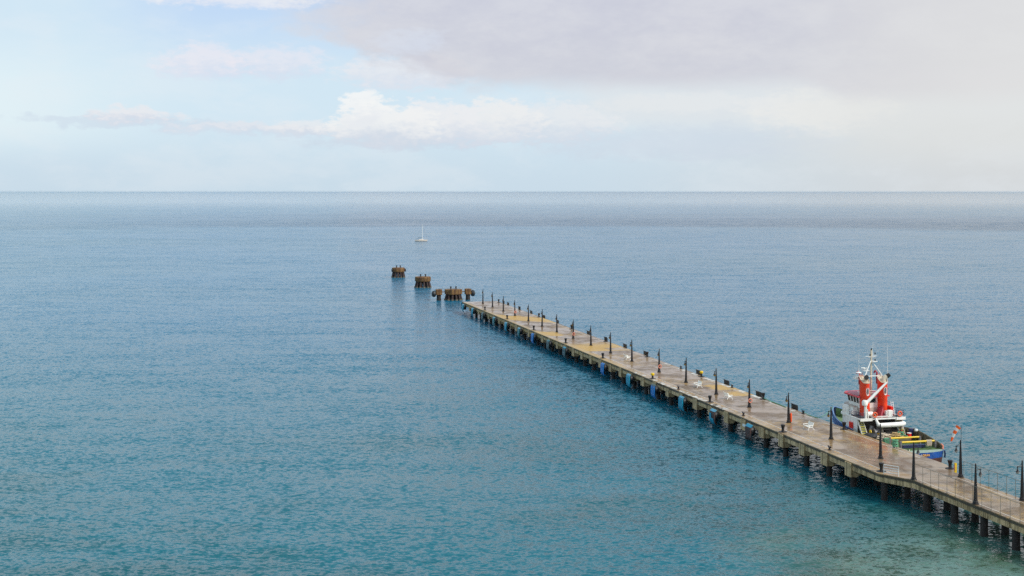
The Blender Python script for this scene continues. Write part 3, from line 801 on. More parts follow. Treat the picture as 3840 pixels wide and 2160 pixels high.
# ------------------------------------------------------------------ benches
def make_bench():
    """faces local +Y; 1.5 m long along X"""
    root = empty('park_bench', 0, 0, DECK)
    mb = MB()
    for i in range(5): mb.box(-.72, .72, -.18+i*.115, -.09+i*.115, .44, .475)
    mb.build('seat', 'white_bench', root)
    mb = MB()
    for i in range(5):
        z = .56+i*.105; y = -.25-.05*i
        mb.add([(-.72, y, z), (.72, y, z), (.72, y-.035, z+.08), (-.72, y-.035, z+.08), (-.72, y-.035, z-.01), (.72, y-.035, z-.01), (.72, y-.07, z+.07), (-.72, y-.07, z+.07)],
               [(0, 1, 2, 3), (7, 6, 5, 4), (0, 4, 5, 1), (3, 2, 6, 7), (0, 3, 7, 4), (1, 5, 6, 2)])
    mb.build('backrest', 'white_bench', root)
    for sx in (-.76, .76):
        mb = MB()
        mb.tube([(sx, .48, 0), (sx, .40, .22), (sx, .36, .45), (sx, .42, .66)], [.07, .055, .05, .05], 6)
        mb.tube([(sx, -.52, 0), (sx, -.34, .22), (sx, -.26, .45), (sx, -.36, .75), (sx, -.50, 1.12)], [.07, .055, .055, .05, .05], 6)
        mb.tube([(sx, .52, .62), (sx, .44, .70), (sx, .1, .69), (sx, -.34, .70)], .05, 6)
        mb.tube([(sx, .37, .42), (sx, -.26, .42)], .05, 6)
        mb.build('end_frame', 'white_bench', root)
    return root
bb = make_bench()
for i, (s, t, r, lab) in enumerate([(104.4, -.1, 180, 'farthest white bench, left of the eleventh lamp post'), (64.4, .0, 0, 'white bench right of the thirteenth lamp post, its back away from the camera'),
                                    (51.0, -.1, 180, 'white bench with its seat to the right, beside the ochre patch'), (21.6, -.4, 0, 'nearest white bench, between the orange rescue tube and the tug')]):
    o = bb if i == 0 else copy_tree(bb)
    place(o, s, t, DECK, R(r)); tag(o, lab, 'bench', 'white benches in the middle of the deck'); o.scale = (1.0, 1.0, 1.02)

# white barrier by the corner bollard
root = place(bpy.data.objects.new('crowd_barrier', None), -9.6, 4.05, DECK, math.atan2(3.65-4.64, -10.31+8.97)); COL.objects.link(root)
for sx in (-.98, .98):
    MB().tube([(sx, 0, 0), (sx, 0, 1.28)], .04, 8).build('post', 'white_paint', root)
for z in (.28, .58, .9, 1.24):
    MB().tube([(-.98, 0, z), (.98, 0, z)], .04, 8).build('rail', 'white_paint', root)
tag(root, 'white four-rail barrier on the near corner beside a bollard', 'barrier')

# causeway fences
def fence(t, s0, s1, lab):
    root = empty('causeway_fence', s0, t, DECK)
    n = int((s0-s1)/1.74); first = None
    for i in range(n+1):
        x = -i*1.74
        if first is None:
            mb = MB(); mb.tube([(0, 0, 0), (0, 0, 2.05)], .03, 6); mb.lathe([(.10, 0), (.10, .05), (.04, .08)], n=8)
            p = first = mb.build('post', 'fence_metal', root)
        else:
            p = first.copy(); COL.objects.link(p)
        p.location = (x, 0, 0)
    MB().tube([(0, 0, 2.05), (-n*1.74, 0, 2.05)], .028, 6).build('top_rail', 'fence_metal', root)
    mb = MB()
    L = n*1.74; st = .34
    k = 0
    x = 0
    while x < L:
        a = min(L, x+2.0)
        mb.tube([(-x, .01, .05), (-a, .01, .05+(a-x))], .003, 3, cap=False)
        mb.tube([(-x, -.01, 2.03), (-a, -.01, 2.03-(a-x))], .003, 3, cap=False)
        x += st
    mb.build('wire_mesh', 'fence_metal', root, smooth=False)
    tag(root, lab, 'fence', 'wire fences on both sides of the causeway')
fence(2.60, -12.75, -52, 'thin wire fence with slim posts on the near edge of the causeway')
fence(-4.15, -12.9, -52, 'thin wire fence with slim posts on the far edge of the causeway')

# windsock
root = empty('windsock', -12.62, -3.95, DECK+4.5)
MB().tube([(0, 0, -.3), (0, 0, 2.05)], .025, 8).build('pole', 'lamp_metal', root)
mouth = Vector((0, .32, 1.90)); tail = Vector((.3, 1.22, .05))
prev = None
segs = 5
def sockpt(f): 
    p = mouth.lerp(tail, f); p.z += .22*math.sin(f*math.pi)*1; return p
for i in range(segs):
    pts = [sockpt((i+j/4)/segs) for j in range(5)]; rr = [.34-.22*((i+j/4)/segs) for j in range(5)]
    MB().tube(pts, rr, 14, cap=(i == 0)).build('sleeve_band', 'sock_orange' if i % 2 == 0 else 'sock_white', root)
tag(root, 'orange and white striped windsock drooping from a pole above the causeway lamp', 'windsock')

# ------------------------------------------------------------------ dolphins at the end
def bollards_on(root, z, ys, xx=0):
    for y in ys:
        MB().lathe([(.38, 0), (.38, .06), (.22, .1), (.20, .5), (.34, .8), (.36, .95), (.2, 1.05)], (xx, y, z), 12).build('bollard', 'black_iron', root)
def legs(root, n, r0, r1, z1, rad=.36, ph=0):
    for k in range(n):
        a = 2*math.pi*k/n+ph
        mb = MB(); mb.tube([(math.cos(a)*r0, math.sin(a)*r0, z1), (math.cos(a)*r1, math.sin(a)*r1, 0), (math.cos(a)*(r1+1.2), math.sin(a)*(r1+1.2), -4)], rad, 12)
        mb.build('raked_pile', 'rust_pile', root)
        mb = MB(); mb.tube([(math.cos(a)*r1*1.0, math.sin(a)*r1*1.0, -.3), (math.cos(a)*r1*.985, math.sin(a)*r1*.985, .38)], rad+.07, 10); mb.build('pile_collar', 'olive_steel', root)
d3 = empty('mooring_dolphin', 299, -1.2, 0)
oc = [(3.25*math.cos(R(22.5+45*k)), 3.25*math.sin(R(22.5+45*k))) for k in range(8)]
MB().prism(oc, 2.15, 3.85).build('cap', 'dolphin', d3, smooth=False, bevel=.06)
legs(d3, 12, 2.35, 2.95, 2.2, .42, .2); bollards_on(d3, 3.85, (-.95, .95))
mb = MB()
for t0, t1 in ((3.1, 4.3), (-3.1, -4.3)): mb.box(-.35, .35, min(t0, t1), max(t0, t1), 2.85, 3.1)
mb.build('walkway', 'dolphin', d3, smooth=False)
mb = MB(); mb.tube([(-.6, 5.6, 4.1), (-.6, 3.2, 4.35), (-.6, -3.2, 4.35), (-.6, -5.6, 4.15)], .035, 5)
for y in (-5.4, -3.2, 3.2, 5.4): mb.tube([(-.6, y, 3.85), (-.6, y, 4.33)], .03, 5)
mb.build('handrail', 'fence_metal', d3)
tag(d3, 'octagonal ochre concrete mooring dolphin on rusty raked piles, nearest to the pier end', 'mooring dolphin', 'mooring dolphins in line beyond the pier')
def side_pile(sgn, lab):
    r = empty('breasting_pile', 299, -1.2+sgn*5.35, 0)
    MB().lathe([(.85, -5), (.85, .3), (.80, .8), (.80, 2.0)], n=16).build('pile', 'pile', r)
    MB().box(-1.05, 1.05, -1.05, 1.05, 1.95, 3.95).build('cap_block', 'dolphin', r, smooth=False, bevel=.06)
    q = MB(); q.tube([(0, sgn*1.0, 2.35), (0, sgn*1.3, 2.35), (0, sgn*1.9, 2.3), (0, sgn*2.35, 2.3), (0, sgn*2.6, 2.3)], [.5, 1.0, 1.18, 1.0, .5], 18); q.build('rubber_fender', 'rubber', r)
    MB().tube([(0, sgn*.9, 3.7), (0, sgn*1.8, 3.45)], .06, 6).build('chain', 'black_iron', r)
    tag(r, lab, 'breasting pile', 'single breasting piles either side of the octagonal dolphin')
side_pile(1, 'thick pile with ochre block cap and round black fender, left of the octagonal dolphin')
side_pile(-1, 'thick pile with ochre block cap and round black fender, right of the octagonal dolphin')
d2 = empty('mooring_dolphin', 361, -.9, 0)
MB().lathe([(2.6, 2.45), (3.1, 2.5), (3.25, 2.75), (3.25, 4.15), (3.05, 4.38), (2.7, 4.42)], n=28).build('cap', 'dolphin', d2)
legs(d2, 12, 2.4, 3.1, 2.5, .46); bollards_on(d2, 4.4, (-1.0, 1.0), -.3)
tag(d2, 'round ochre concrete mooring dolphin without fenders, middle one of the row', 'mooring dolphin', 'mooring dolphins in line beyond the pier')
d1 = empty('mooring_dolphin', 424, -.6, 0)
MB().lathe([(2.4, 2.4), (2.8, 2.5), (2.95, 2.8), (2.95, 4.1), (2.8, 4.4), (2.4, 4.42)], n=28).build('cap', 'dolphin', d1)
legs(d1, 12, 2.25, 2.75, 2.5, .44, .3); bollards_on(d1, 4.4, (-.85, .85), -.2)
for y in (3.0, -3.05):
    MB().torus((-.9, y, 3.3), .5, .26, 'y', 18, 8).build('tyre', 'rubber', d1)
tag(d1, 'farthest mooring dolphin, round with black tyres hung on both sides', 'mooring dolphin', 'mooring dolphins in line beyond the pier')

# ------------------------------------------------------------------ sailboat
def sailboat():
    root = bpy.data.objects.new('sailing_yacht', None); COL.objects.link(root)
    root.location = (-71.2, 1003, 0); root.rotation_euler = (0, 0, R(6))
    xs = [-4.9, -4.4, -3, -1, 1, 3, 4.4, 5.1]; hb = [1.2, 1.4, 1.6, 1.7, 1.55, 1.05, .45, .03]; zt = [1.0, 1.0, 1.0, 1.02, 1.1, 1.2, 1.3, 1.35]
    def hull(z0f, z1f, name, mat, k0=1, k1=1):
        mb = MB(); vs = []; fs = []
        n = len(xs)
        for i in range(n):
            for z, kk in ((z0f(i), k0), (z1f(i), k1)):
                vs += [(xs[i]-.35*(1-z/1.3)*(1 if i > 5 else 0), hb[i]*kk, z), (xs[i]-.35*(1-z/1.3)*(1 if i > 5 else 0), -hb[i]*kk, z)]
        for i in range(n-1):
            a, b_ = i*4, (i+1)*4
            fs += [(a, b_, b_+2, a+2), (a+1, a+3, b_+3, b_+1), (a+2, b_+2, b_+3, a+3)]
        fs += [(0, 2, 3, 1)]
        mb.add(vs, fs); return mb.build(name, mat, root)
    hull(lambda i: -.3, lambda i: .16, 'bottom', 'hull_brown', .78, .93)
    hull(lambda i: .16, lambda i: zt[i], 'hull', 'sail_hull', .93, 1)
    MB().box(-1.8, 2.0, -.95, .95, 1.0, 1.5).build('cabin', 'sail_hull', root, bevel=.15)
    MB().box(-3.8, -2.0, -.9, .9, 1.9, 2.0).build('bimini', 'sail_cover', root)
    mb = MB()
    for x in (-3.7, -2.1):
        for y in (-.85, .85): mb.tube([(x, y, 1.0), (x, y, 1.9)], .025, 5)
    mb.build('bimini_frame', 'fence_metal', root)
    MB().tube([(.9, 0, 1.4), (.9, 0, 13.1)], [.19, .15], 8).build('mast', 'white_paint', root)
    MB().tube([(.9, 0, 2.7), (-2.6, 0, 2.65)], .2, 8).build('boom', 'sail_cover', root)
    mb = MB(); mb.tube([(.9, 0, 12.9), (5.0, 0, 1.35)], .03, 4); mb.tube([(.9, 0, 12.9), (-4.8, 0, 1.1)], .02, 4)
    mb.build('rigging', 'fence_metal', root)
    MB().tube([(-4.7, .5, 1.0), (-4.7, .5, 3.2)], .05, 5).build('flagstaff', 'white_paint', root)
    tag(root, 'small cream sailing yacht under bare mast, alone near the horizon', 'sailboat')
sailboat()

# ------------------------------------------------------------------ tug
TS, TT = 10.6, -11.6
def tug():
    root = empty('tugboat', TS, TT, 0)
    tag(root, 'blue-hulled tugboat with twin red funnels and white house moored beside the pier', 'tugboat')
    half = [(-2.4, 0), (-2.3, 1.5), (-1.95, 2.9), (-1.4, 3.75), (-.6, 4.2), (1.5, 4.38), (4, 4.45), (7, 4.5), (10, 4.4), (12, 4.15), (14.5, 3.7), (16.7, 3.2), (19, 2.5), (21, 1.8), (22.8, 1.05), (24.0, .35), (24.3, 0)]
    out = half + [(x, -y) for x, y in half[-2:0:-1]]
    N = len(out)
    def deckz(x): return 1.95 + max(0, (x-11))**1.5*.018
    def bulz(x, y):
        h = 1.25
        if x < 9: h = .55 + .95*max(0, min(1, (x+.6)/7)) if y < 0 else .25+.35*max(0, min(1, x/9))
        if x > 16: h = 1.15
        if x > 21: h += (x-21)*.08
        return deckz(x)+h
    def ringpts(zf, flare, rake):
        r = []
        for x, y in out:
            k = flare; xx = x - rake*max(0, (x-14)/11)**2
            yk = 1 - (1-k)*max(.25, (x/25))
            r.append((xx + (.6*(1-k) if x < 1 else 0), y*yk, zf(x, y)))
        return r
    def shell(levels, name, mat):
        mb = MB(); vs = [p for lv in levels for p in lv]; fs = []
        for i in range(len(levels)-1):
            for k in range(N):
                fs.append((i*N+k, (i+1)*N+k, (i+1)*N+(k+1) % N, i*N+(k+1) % N))
        mb.add(vs, fs); return mb.build(name, mat, root)
    L0 = ringpts(lambda x, y: -1.0, .62, 2.6); L1 = ringpts(lambda x, y: 0.0, .78, 1.9); L2 = ringpts(lambda x, y: 1.02+max(0, x-14)*.035, .9, 1.2)
    L3 = ringpts(lambda x, y: deckz(x)-.25, 1, .5); L4 = ringpts(lambda x, y: deckz(x), 1, .3)
    shell([L0, L1, L2], 'hull_bottom', 'hull_brown'); shell([L2, L3, L4], 'hull', 'hull_blue')
    # rubbing strake
    mb = MB(); side = [p for p in L3 if p[1] > 0 and -1 < p[0] < 24]; mb.tube([(p[0], p[1]+.05, p[2]+.1) for p in side], .11, 6)
    side = [p for p in L3 if p[1] < 0 and -1 < p[0] < 24]; mb.tube([(p[0], p[1]-.05, p[2]+.1) for p in side], .11, 6)
    mb.build('rubbing_strake', 'rail_blue', root)
    mb = MB(); mb.tube([(-1.7, -3.75, 1.95), (-1.5, -3.98, 1.5), (-1.4, -4.0, .9)], .12, 6); mb.build('stern_fender', 'navy', root)
    # decks
    def deckpoly(a, b_, name, mat, dz=0):
        pts = [(x, y) for x, y, z in L4 if a <= x <= b_]
        mb = MB(); up = [p for p in L4 if a <= p[0] <= b_ and p[1] >= 0]; lo = [p for p in L4 if a <= p[0] <= b_ and p[1] < 0]
        P = up+lo
        mb.add([(x, y*.99, deckz(x)+dz-.01) for x, y, z in P], [tuple(range(len(P)))]); return mb.build(name, mat, root, smooth=False)
    deckpoly(-3, -.3, 'stern_deck', 'stern_green', .012); deckpoly(-3, 15.9, 'main_deck', 'deck_green')
    deckpoly(14.6, 25, 'foredeck', 'bow_green', .02)
    # bulwarks (outer, inner, cap rail); open across the stern
    def bulwark(pred, nm, matin, matout):
        idx = [p for p, q in zip(L4, out) if pred(q)]
        tops = [(p[0]+.0, p[1], bulz(*q)) for p, q in zip(L4, out) if pred(q)]
        n = len(idx)
        mb = MB(); mb.add([tuple(p) for p in idx]+tops, [(i, n+i, n+i+1, i+1) for i in range(n-1)]); mb.build('bulwark', matout, root)
        inn = [(p[0]-.03 if p[0] > 20 else p[0], p[1]*.965, p[2]-.02) for p in idx]; int_ = [(p[0]-.03 if p[0] > 20 else p[0], p[1]*.965, p[2]) for p in tops]
        mb = MB(); mb.add(inn+int_, [(i, i+1, n+i+1, n+i) for i in range(n-1)])
        for i in range(0, n-1):
            a, b_ = Vector(inn[i]), Vector(inn[i+1]); ta, tb = Vector(int_[i]), Vector(int_[i+1])
            m_ = max(1, int((b_-a).length/1.1))
            for j in range(m_):
                f = (j+.5)/m_; p = a.lerp(b_, f); q = ta.lerp(tb, f); d = Vector((0, -1 if p.y > 0 else 1, 0))
                mb.add([p, q, p+d*.28], [(0, 1, 2), (2, 1, 0)])
        mb.build('bulwark_inner', matin, root, smooth=False)
        mb = MB(); mb.tube([((a[0]+b_[0])/2, (a[1]+b_[1])/2, a[2]+.02) for a, b_ in zip(tops, int_)], .10, 6, flat=.6); mb.build('cap_rail', 'rail_blue' if nm == 'bow' else 'olive_steel', root)
    bulwark(lambda q: q[0] > 9.9, 'bow', 'bow_green', 'hull_blue')
    bulwark(lambda q: q[1] < 0 and -.7 < q[0] < 12.5, 'stb', 'olive_steel', 'hull_blue')
    bulwark(lambda q: q[1] > 0 and 2.5 < q[0] < 12.5, 'prt', 'deck_green', 'hull_blue')
    MB().tube([(-.75, -4.1, 2.0), (-.7, -4.15, 2.45), (-.2, -4.2, 2.58)], .13, 8).build('rail_end', 'orange_soft', root)
    mb = MB(); mb.tube([(2.6, 4.35, 2.15), (6, 4.45, 2.42), (10, 4.5, 2.6)], .12, 6); mb.build('side_fender', 'yellow_paint', root)
    # bow stem fender
    mb = MB(); mb.tube([(24.0, 0, 4.2), (24.2, 0, 3.2), (23.6, 0, 1.8)], [.3, .38, .25], 10); mb.build('bow_fender', 'navy', root)
    # ---- house
    def rounded(x0, x1, w, r, n=6, back=False):
        pts = [(x0, -w), (x1-r, -w)]
        for k in range(1, n): a = -math.pi/2+math.pi/2*k/n; pts.append((x1-r+math.cos(a)*r, -w+r+math.sin(a)*r))
        pts.append((x1, -w+r)); pts.append((x1, w-r))
        for k in range(1, n): a = math.pi/2*k/n; pts.append((x1-r+math.cos(a)*r, w-r+math.sin(a)*r))
        pts += [(x1-r, w), (x0, w)]
        return pts
    MB().prism(rounded(10.6, 16.6, 3.5, 2.4), 1.9, 4.78).build('deckhouse', 'house_white', root, smooth=True)
    # side screens reaching aft, with a cut-out for the stair
    for sy in (1, -1):
        y0, y1 = (3.62, 3.70) if sy == 1 else (-3.70, -3.62)
        MB().box(9.9, 13.6, y0, y1, 1.9, 4.78).build('side_screen', 'house_white', root, smooth=False)
    MB().box(9.0, 10.55, -3.5, -3.3, 1.95, 4.7).build('aft_bulkhead', 'beige_wall', root, smooth=False)
    MB().box(10.52, 10.59, -3.55, 3.55, 1.95, 4.75).build('shaded_aft_wall', 'dark_recess', root, smooth=False)  # recess shade under the bridge deck is put into this wall's colour
    MB().box(10.45, 10.515, -.6, .2, 2.0, 4.0).build('door', 'grey_steel', root, smooth=False)
    MB().box(10.45, 10.515, -2.2, -1.2, 3.0, 4.4).build('window', 'window_dark', root, smooth=False)
    # bridge deck with its deep white aft fascia
    MB().prism(rounded(8.9, 17.1, 3.72, 2.9), 4.78, 4.98).build('boat_deck', 'house_white', root)
    mb = MB(); mb.box(8.82, 8.9, 1.75, 3.75, 4.62, 5.05); mb.box(8.82, 8.9, -3.85, -2.3, 4.62, 5.05)
    mb.box(9.3, 9.38, -1.8, 1.75, 4.72, 5.22); mb.add([(9.3, -1.8, 4.72), (9.3, -1.8, 5.22), (8.82, -2.3, 5.05), (8.82, -2.3, 4.62)], [(0, 1, 2, 3), (3, 2, 1, 0)])
    mb.build('fascia', 'white_paint', root, smooth=False)
    text_mesh('safety_lettering', 'SAFETY   FIRST', .34, 'faded_red', root, (9.294, 0, 4.97), (R(90), 0, R(-90)))
    MB().box(9.0, 12.5, -3.5, 3.5, 4.985, 5.0).build('deck_covering', 'dark_recess', root, smooth=False)
    # stairs each side
    for yy, side in ((2.75, 1), (-3.55, -1)):
        st = MB()
        for k in range(9):
            x = 8.25+k*.2; z = 2.1+k*.32; st.box(x, x+.26, yy, yy+.8, z, z+.1)
        o = st.build('stair', 'stair_nose', root, smooth=False)
        mb = MB()
        for y in (yy-.05, yy+.8):
            mb.add([(8.1, y, 1.95), (10.05, y, 4.95), (10.3, y, 4.75), (8.45, y, 1.95), (8.1, y+.05, 1.95), (10.05, y+.05, 4.95), (10.3, y+.05, 4.75), (8.45, y+.05, 1.95)],
                   [(0, 1, 2, 3), (7, 6, 5, 4), (0, 4, 5, 1), (3, 2, 6, 7), (1, 5, 6, 2)])
        mb.add([(8.45, yy, 2.0), (10.35, yy, 4.7), (10.35, yy+.8, 4.7), (8.45, yy+.8, 2.0)], [(0, 1, 2, 3), (3, 2, 1, 0)])
        mb.build('stringer', 'house_white', o, smooth=False)
    # forward raised house and wheelhouse
    MB().prism(rounded(12.6, 17.0, 2.8, 2.3), 4.99, 6.2).build('forward_house', 'house_white', root)
    MB().prism(rounded(12.5, 17.1, 2.95, 2.4), 6.2, 6.3).build('forward_house_roof', 'beige_wall', root)
    MB().lathe([(.62, 4.7), (.66, 4.8), (.66, 6.05), (.60, 6.2), (.3, 6.24)], (14.4, 3.0, .05), 16).build('vent_casing', 'house_white', root)
    MB().tube([(12.1, 3.1, 5.45), (12.9, 3.1, 5.45)], [.36, .36], 14).build('tank', 'white_paint', root)
    MB().box(15.0, 15.5, 2.5, 2.78, 5.2, 5.9).build('side_window', 'window_dark', root, smooth=False)
    MB().lathe([(.12, 0), (.2, .1), (.2, .3), (.1, .4)], (15.6, 2.6, 5.3), 10).build('deck_light', 'yellow_paint', root)
    w0, w1 = 2.15, 2.35
    mb = MB(); pb = [(11.9, -w0), (15.2, -w0), (16.0, -1.3), (16.0, 1.3), (15.2, w0), (11.9, w0)]
    pt = [(11.9, -w1), (15.5, -w1), (16.4, -1.45), (16.4, 1.45), (15.5, w1), (11.9, w1)]
    vs = [(*p, 6.1) for p in pb] + [(*p, 7.75) for p in pt]
    mb.add(vs, [(i, (i+1) % 6, 6+(i+1) % 6, 6+i) for i in range(6)]+[(6, 7, 8, 9, 10, 11)])
    wh = mb.build('wheelhouse', 'house_white', root, smooth=False)
    MB().box(11.85, 12.6, -2.1, 2.1, 4.99, 6.1).build('wheelhouse_base', 'beige_wall', root, smooth=False)
    # window panes set 15 mm proud of the leaning walls
    def pane(a, b_, f0, f1, z0=.42, z1=.93):
        pa, pb_ = Vector((*pb[a], 6.1)), Vector((*pb[b_], 6.1)); ta, tb = Vector((*pt[a], 7.75)), Vector((*pt[b_], 7.75))
        q = [pa.lerp(pb_, f0).lerp(ta.lerp(tb, f0), z0), pa.lerp(pb_, f1).lerp(ta.lerp(tb, f1), z0), pa.lerp(pb_, f1).lerp(ta.lerp(tb, f1), z1), pa.lerp(pb_, f0).lerp(ta.lerp(tb, f0), z1)]
        nn = (q[1]-q[0]).cross(q[3]-q[0]).normalized()
        c = Vector((13, 0, 6.9))
        if (q[0]-c).dot(nn) < 0: nn = -nn
        q = [p+nn*.015 for p in q]
        MB().add(q+[p-nn*.01 for p in q], [(0, 1, 2, 3), (3, 2, 1, 0)]).build('window', 'window_dark', wh, smooth=False)
    for a, b_, k in ((4, 5, 4), (0, 1, 4), (3, 4, 1), (2, 3, 3), (1, 2, 1)):
        for j in range(k): pane(a, b_, (j+.14)/k, (j+.86)/k)
    for j in range(3): pane(5, 0, (j+.15)/3, (j+.85)/3, .45, .85)
    pr = [(11.5, -2.7), (15.8, -2.7), (17.1, -1.7), (17.1, 1.7), (15.8, 2.7), (11.5, 2.7)]
    MB().prism(pr, 7.76, 7.95).build('wheelhouse_roof', 'roof_red', root, smooth=False)
    MB().prism([(11.8, -2.35), (15.6, -2.35), (16.6, -1.5), (16.6, 1.5), (15.6, 2.35), (11.8, 2.35)], 7.952, 7.975).build('roof_covering', 'roof_slate', root, smooth=False)
    # roof mast with radars
    mb = MB(); mb.tube([(12.9, 1.7, 7.95), (12.9, 1.7, 10.4)], .07, 6); mb.tube([(12.9, 1.1, 7.95), (12.9, 1.6, 10.2)], .05, 6); mb.tube([(12.5, 1.5, 8.3), (13.5, 1.7, 8.35)], .04, 5)
    mb.box(12.3, 13.6, .9, 2.3, 10.35, 10.45); mb.tube([(12.3, 2.3, 10.8), (13.6, 2.3, 10.8), (13.6, .9, 10.8)], .025, 5)
    for p in ((12.3, 2.3), (13.6, 2.3), (13.6, .9)): mb.tube([(*p, 10.4), (*p, 10.8)], .025, 5)
    mb.build('radar_platform', 'white_paint', root)
    mb = MB(); mb.lathe([(.3, 0), (.36, .1), (.3, .25), (.1, .3)], (13.2, 1.9, 10.5), 10); mb.build('radar_dome', 'white_paint', root)
    mb = MB()
    for (x, y) in ((11.6, .6), (11.6, -1.6), (13.4, -1.8)):
        mb.tube([(x, y, 7.95), (x, y, 8.75)], .03, 5)
    mb.tube([(11.6, 1.4, 8.75), (11.6, -1.8, 8.75), (13.6, -1.8, 8.75)], .03, 5); mb.tube([(11.6, 1.4, 8.4), (11.6, -1.8, 8.4), (13.6, -1.8, 8.4)], .025, 5)
    mb.build('roof_rail', 'white_paint', root)
    # ---- funnels
    for sy in (1, -1):
        fx, fy = 11.6, 1.5*sy; LX, WY = .98, .66
        mb = MB(); n = 24; prof = []
        def topz(a):
            u = (math.cos(a)+1)/2                      # 1 at the forward side
            return 10.05 + .95*max(0, (u-.2)/.8)**.8
        vs = []; fs = []
        zl = [5.0, 6.5, 8.0, 9.2]
        for z in zl:
            k = 1 + .06*(6.5-z)/1.5 if z < 6.5 else 1
            for i in range(n): a = 2*math.pi*i/n; vs.append((fx+math.cos(a)*LX*k, fy+math.sin(a)*WY*k, z))
        for i in range(n): a = 2*math.pi*i/n; vs.append((fx+math.cos(a)*LX, fy+math.sin(a)*WY, topz(a)))
        for j in range(4):
            for i in range(n): fs.append((j*n+i, j*n+(i+1) % n, (j+1)*n+(i+1) % n, (j+1)*n+i))
        mb.add(vs, fs); f_ = mb.build('funnel', 'funnel_red', root)
        mb = MB(); mb.add([(fx+math.cos(2*math.pi*i/n)*LX*.97, fy+math.sin(2*math.pi*i/n)*WY*.97, topz(2*math.pi*i/n)-.12) for i in range(n)], [tuple(range(n))]); mb.build('funnel_top', 'cream_paint', f_, smooth=False)
        pts = [(fx+math.cos(2*math.pi*i/n)*LX*1.0, fy+math.sin(2*math.pi*i/n)*WY*1.0, topz(2*math.pi*i/n)) for i in range(n+1)]
        MB().tube(pts, .045, 5, cap=False).build('rim', 'cream_paint', f_)
        # exhaust elbow
        if sy == 1: dv = Vector((-.85, .30, .5))
        else: dv = Vector((-.25, -.85, .55))
        b0 = Vector((fx-.25, fy-.05, 9.95)); e0 = b0+Vector((0, 0, .65))
        dv.normalize()
        MB().tube([b0, b0+Vector((0, 0, .4)), e0+dv*.15, e0+dv*.55, e0+dv*.62], [.40, .37, .35, .34, .34], 14).build('exhaust_pipe', 'cream_paint', f_)
        MB().tube([e0+dv*.60, e0+dv*(.85 if sy == 1 else 1.15)], [.355, .34 if sy == 1 else .26], 14).build('exhaust_mouth', 'soot', f_)
        # oval vent on the aft face
        def oval(rx, rz, zc, px, nm, mat, th):
            mb = MB(); vs = []; ang = math.pi-.15*sy*0
            m_ = 20
            for k in range(m_):
                q = 2*math.pi*k/m_; yy = math.cos(q)*rx; zz = zc+math.copysign(abs(math.sin(q))**.6, math.sin(q))*rz
                xx = fx-LX*math.sqrt(max(.02, 1-(yy/WY)**2))-px
                vs.append((xx, fy+yy, zz))
            vs += [(x+th, y, z) for x, y, z in vs]
            mb.add(vs, [tuple(range(m_)), tuple(range(2*m_-1, m_-1, -1))]+[(k, m_+k, m_+(k+1) % m_, (k+1) % m_) for k in range(m_)])
            return mb.build(nm, mat, f_, smooth=False)
        oval(.26, .62, 8.75, .012, 'vent_frame', 'white_paint', .03); oval(.17, .44, 8.82, .03, 'vent', 'grey_steel', .03)
        # ladder / pipe on the forward inboard side
        mb = MB(); lx = fx+LX+.12
        for dy in (-.2, .2): mb.tube([(lx, fy+dy, 5.0), (lx, fy+dy, 11.4)], .04, 5)
        for k in range(16): mb.tube([(lx, fy-.2, 5.4+k*.38), (lx, fy+.2, 5.4+k*.38)], .025, 4)
        mb.tube([(lx+.05, fy+.3, 9.6), (lx+.05, fy+.3, 11.3), (lx+.25, fy+.38, 11.6), (lx+.5, fy+.42, 11.45), (lx+.55, fy+.42, 11.2)], .12, 6)
        mb.build('ladder', 'dark_red', f_)
    MB().box(10.2, 11.5, -2.55, -2.2, 4.99, 6.4).build('red_locker', 'signal_red', root, smooth=False)
    mb = MB(); mb.add([(9.9, -.85, 5.0), (11.6, -.85, 5.0), (11.6, -.2, 5.0), (9.9, -.2, 5.0), (10.4, -.95, 6.5), (11.5, -.95, 6.5)], [(0, 4, 3), (3, 4, 5, 2), (0, 1, 5, 4), (1, 2, 5)]); mb.build('funnel_skirt', 'dark_red', root, smooth=False)
    # ---- mast
    mx = 12.3
    MB().tube([(mx, 0, 5.0), (mx, 0, 15.0)], [.17, .13], 10).build('mast', 'cream_paint', root)
    mb = MB(); mb.tube([(mx, 0, 13.35), (11.6, 1.45, 11.0)], .075, 6); mb.tube([(mx, 0, 13.35), (11.6, -1.5, 11.0)], .075, 6); mb.tube([(11.8, 1.5, 10.95), (11.8, -1.5, 10.95)], .06, 6)
    mb.build('mast_stay', 'white_paint', root)
    mb = MB(); mb.add([(mx-.2, -.95, 13.95), (mx-.2, .95, 13.95), (mx+.3, .95, 13.95), (mx+.3, -.95, 13.95), (mx-.1, -.3, 13.75), (mx-.1, .3, 13.75), (mx+.2, .3, 13.75), (mx+.2, -.3, 13.75)],
                      [(0, 1, 2, 3), (7, 6, 5, 4), (0, 4, 5, 1), (1, 5, 6, 2), (2, 6, 7, 3), (3, 7, 4, 0)])
    mb.box(mx-.6, mx-.3, -.75, .0, 13.1, 13.2); mb.tube([(mx, 0, 13.2), (mx-.3, -.5, 13.25)], .05, 5); mb.tube([(mx, 0, 14.15), (mx-.3, -.5, 14.25)], .05, 5)
    mb.tube([(mx, 0, 12.2), (mx-.1, -.5, 12.4)], .04, 5)
    mb.build('crosstree', 'white_paint', root)
    mb = MB()
    for p in ((mx-.3, -.5, 14.25), (mx-.3, -.5, 13.25), (mx-.1, 0, 14.9), (mx-.1, .25, 14.0)): mb.lathe([(.07, 0), (.09, .04), (.09, .24), (.05, .28)], p, 8)
    mb.build('mast_light', 'soot', root)
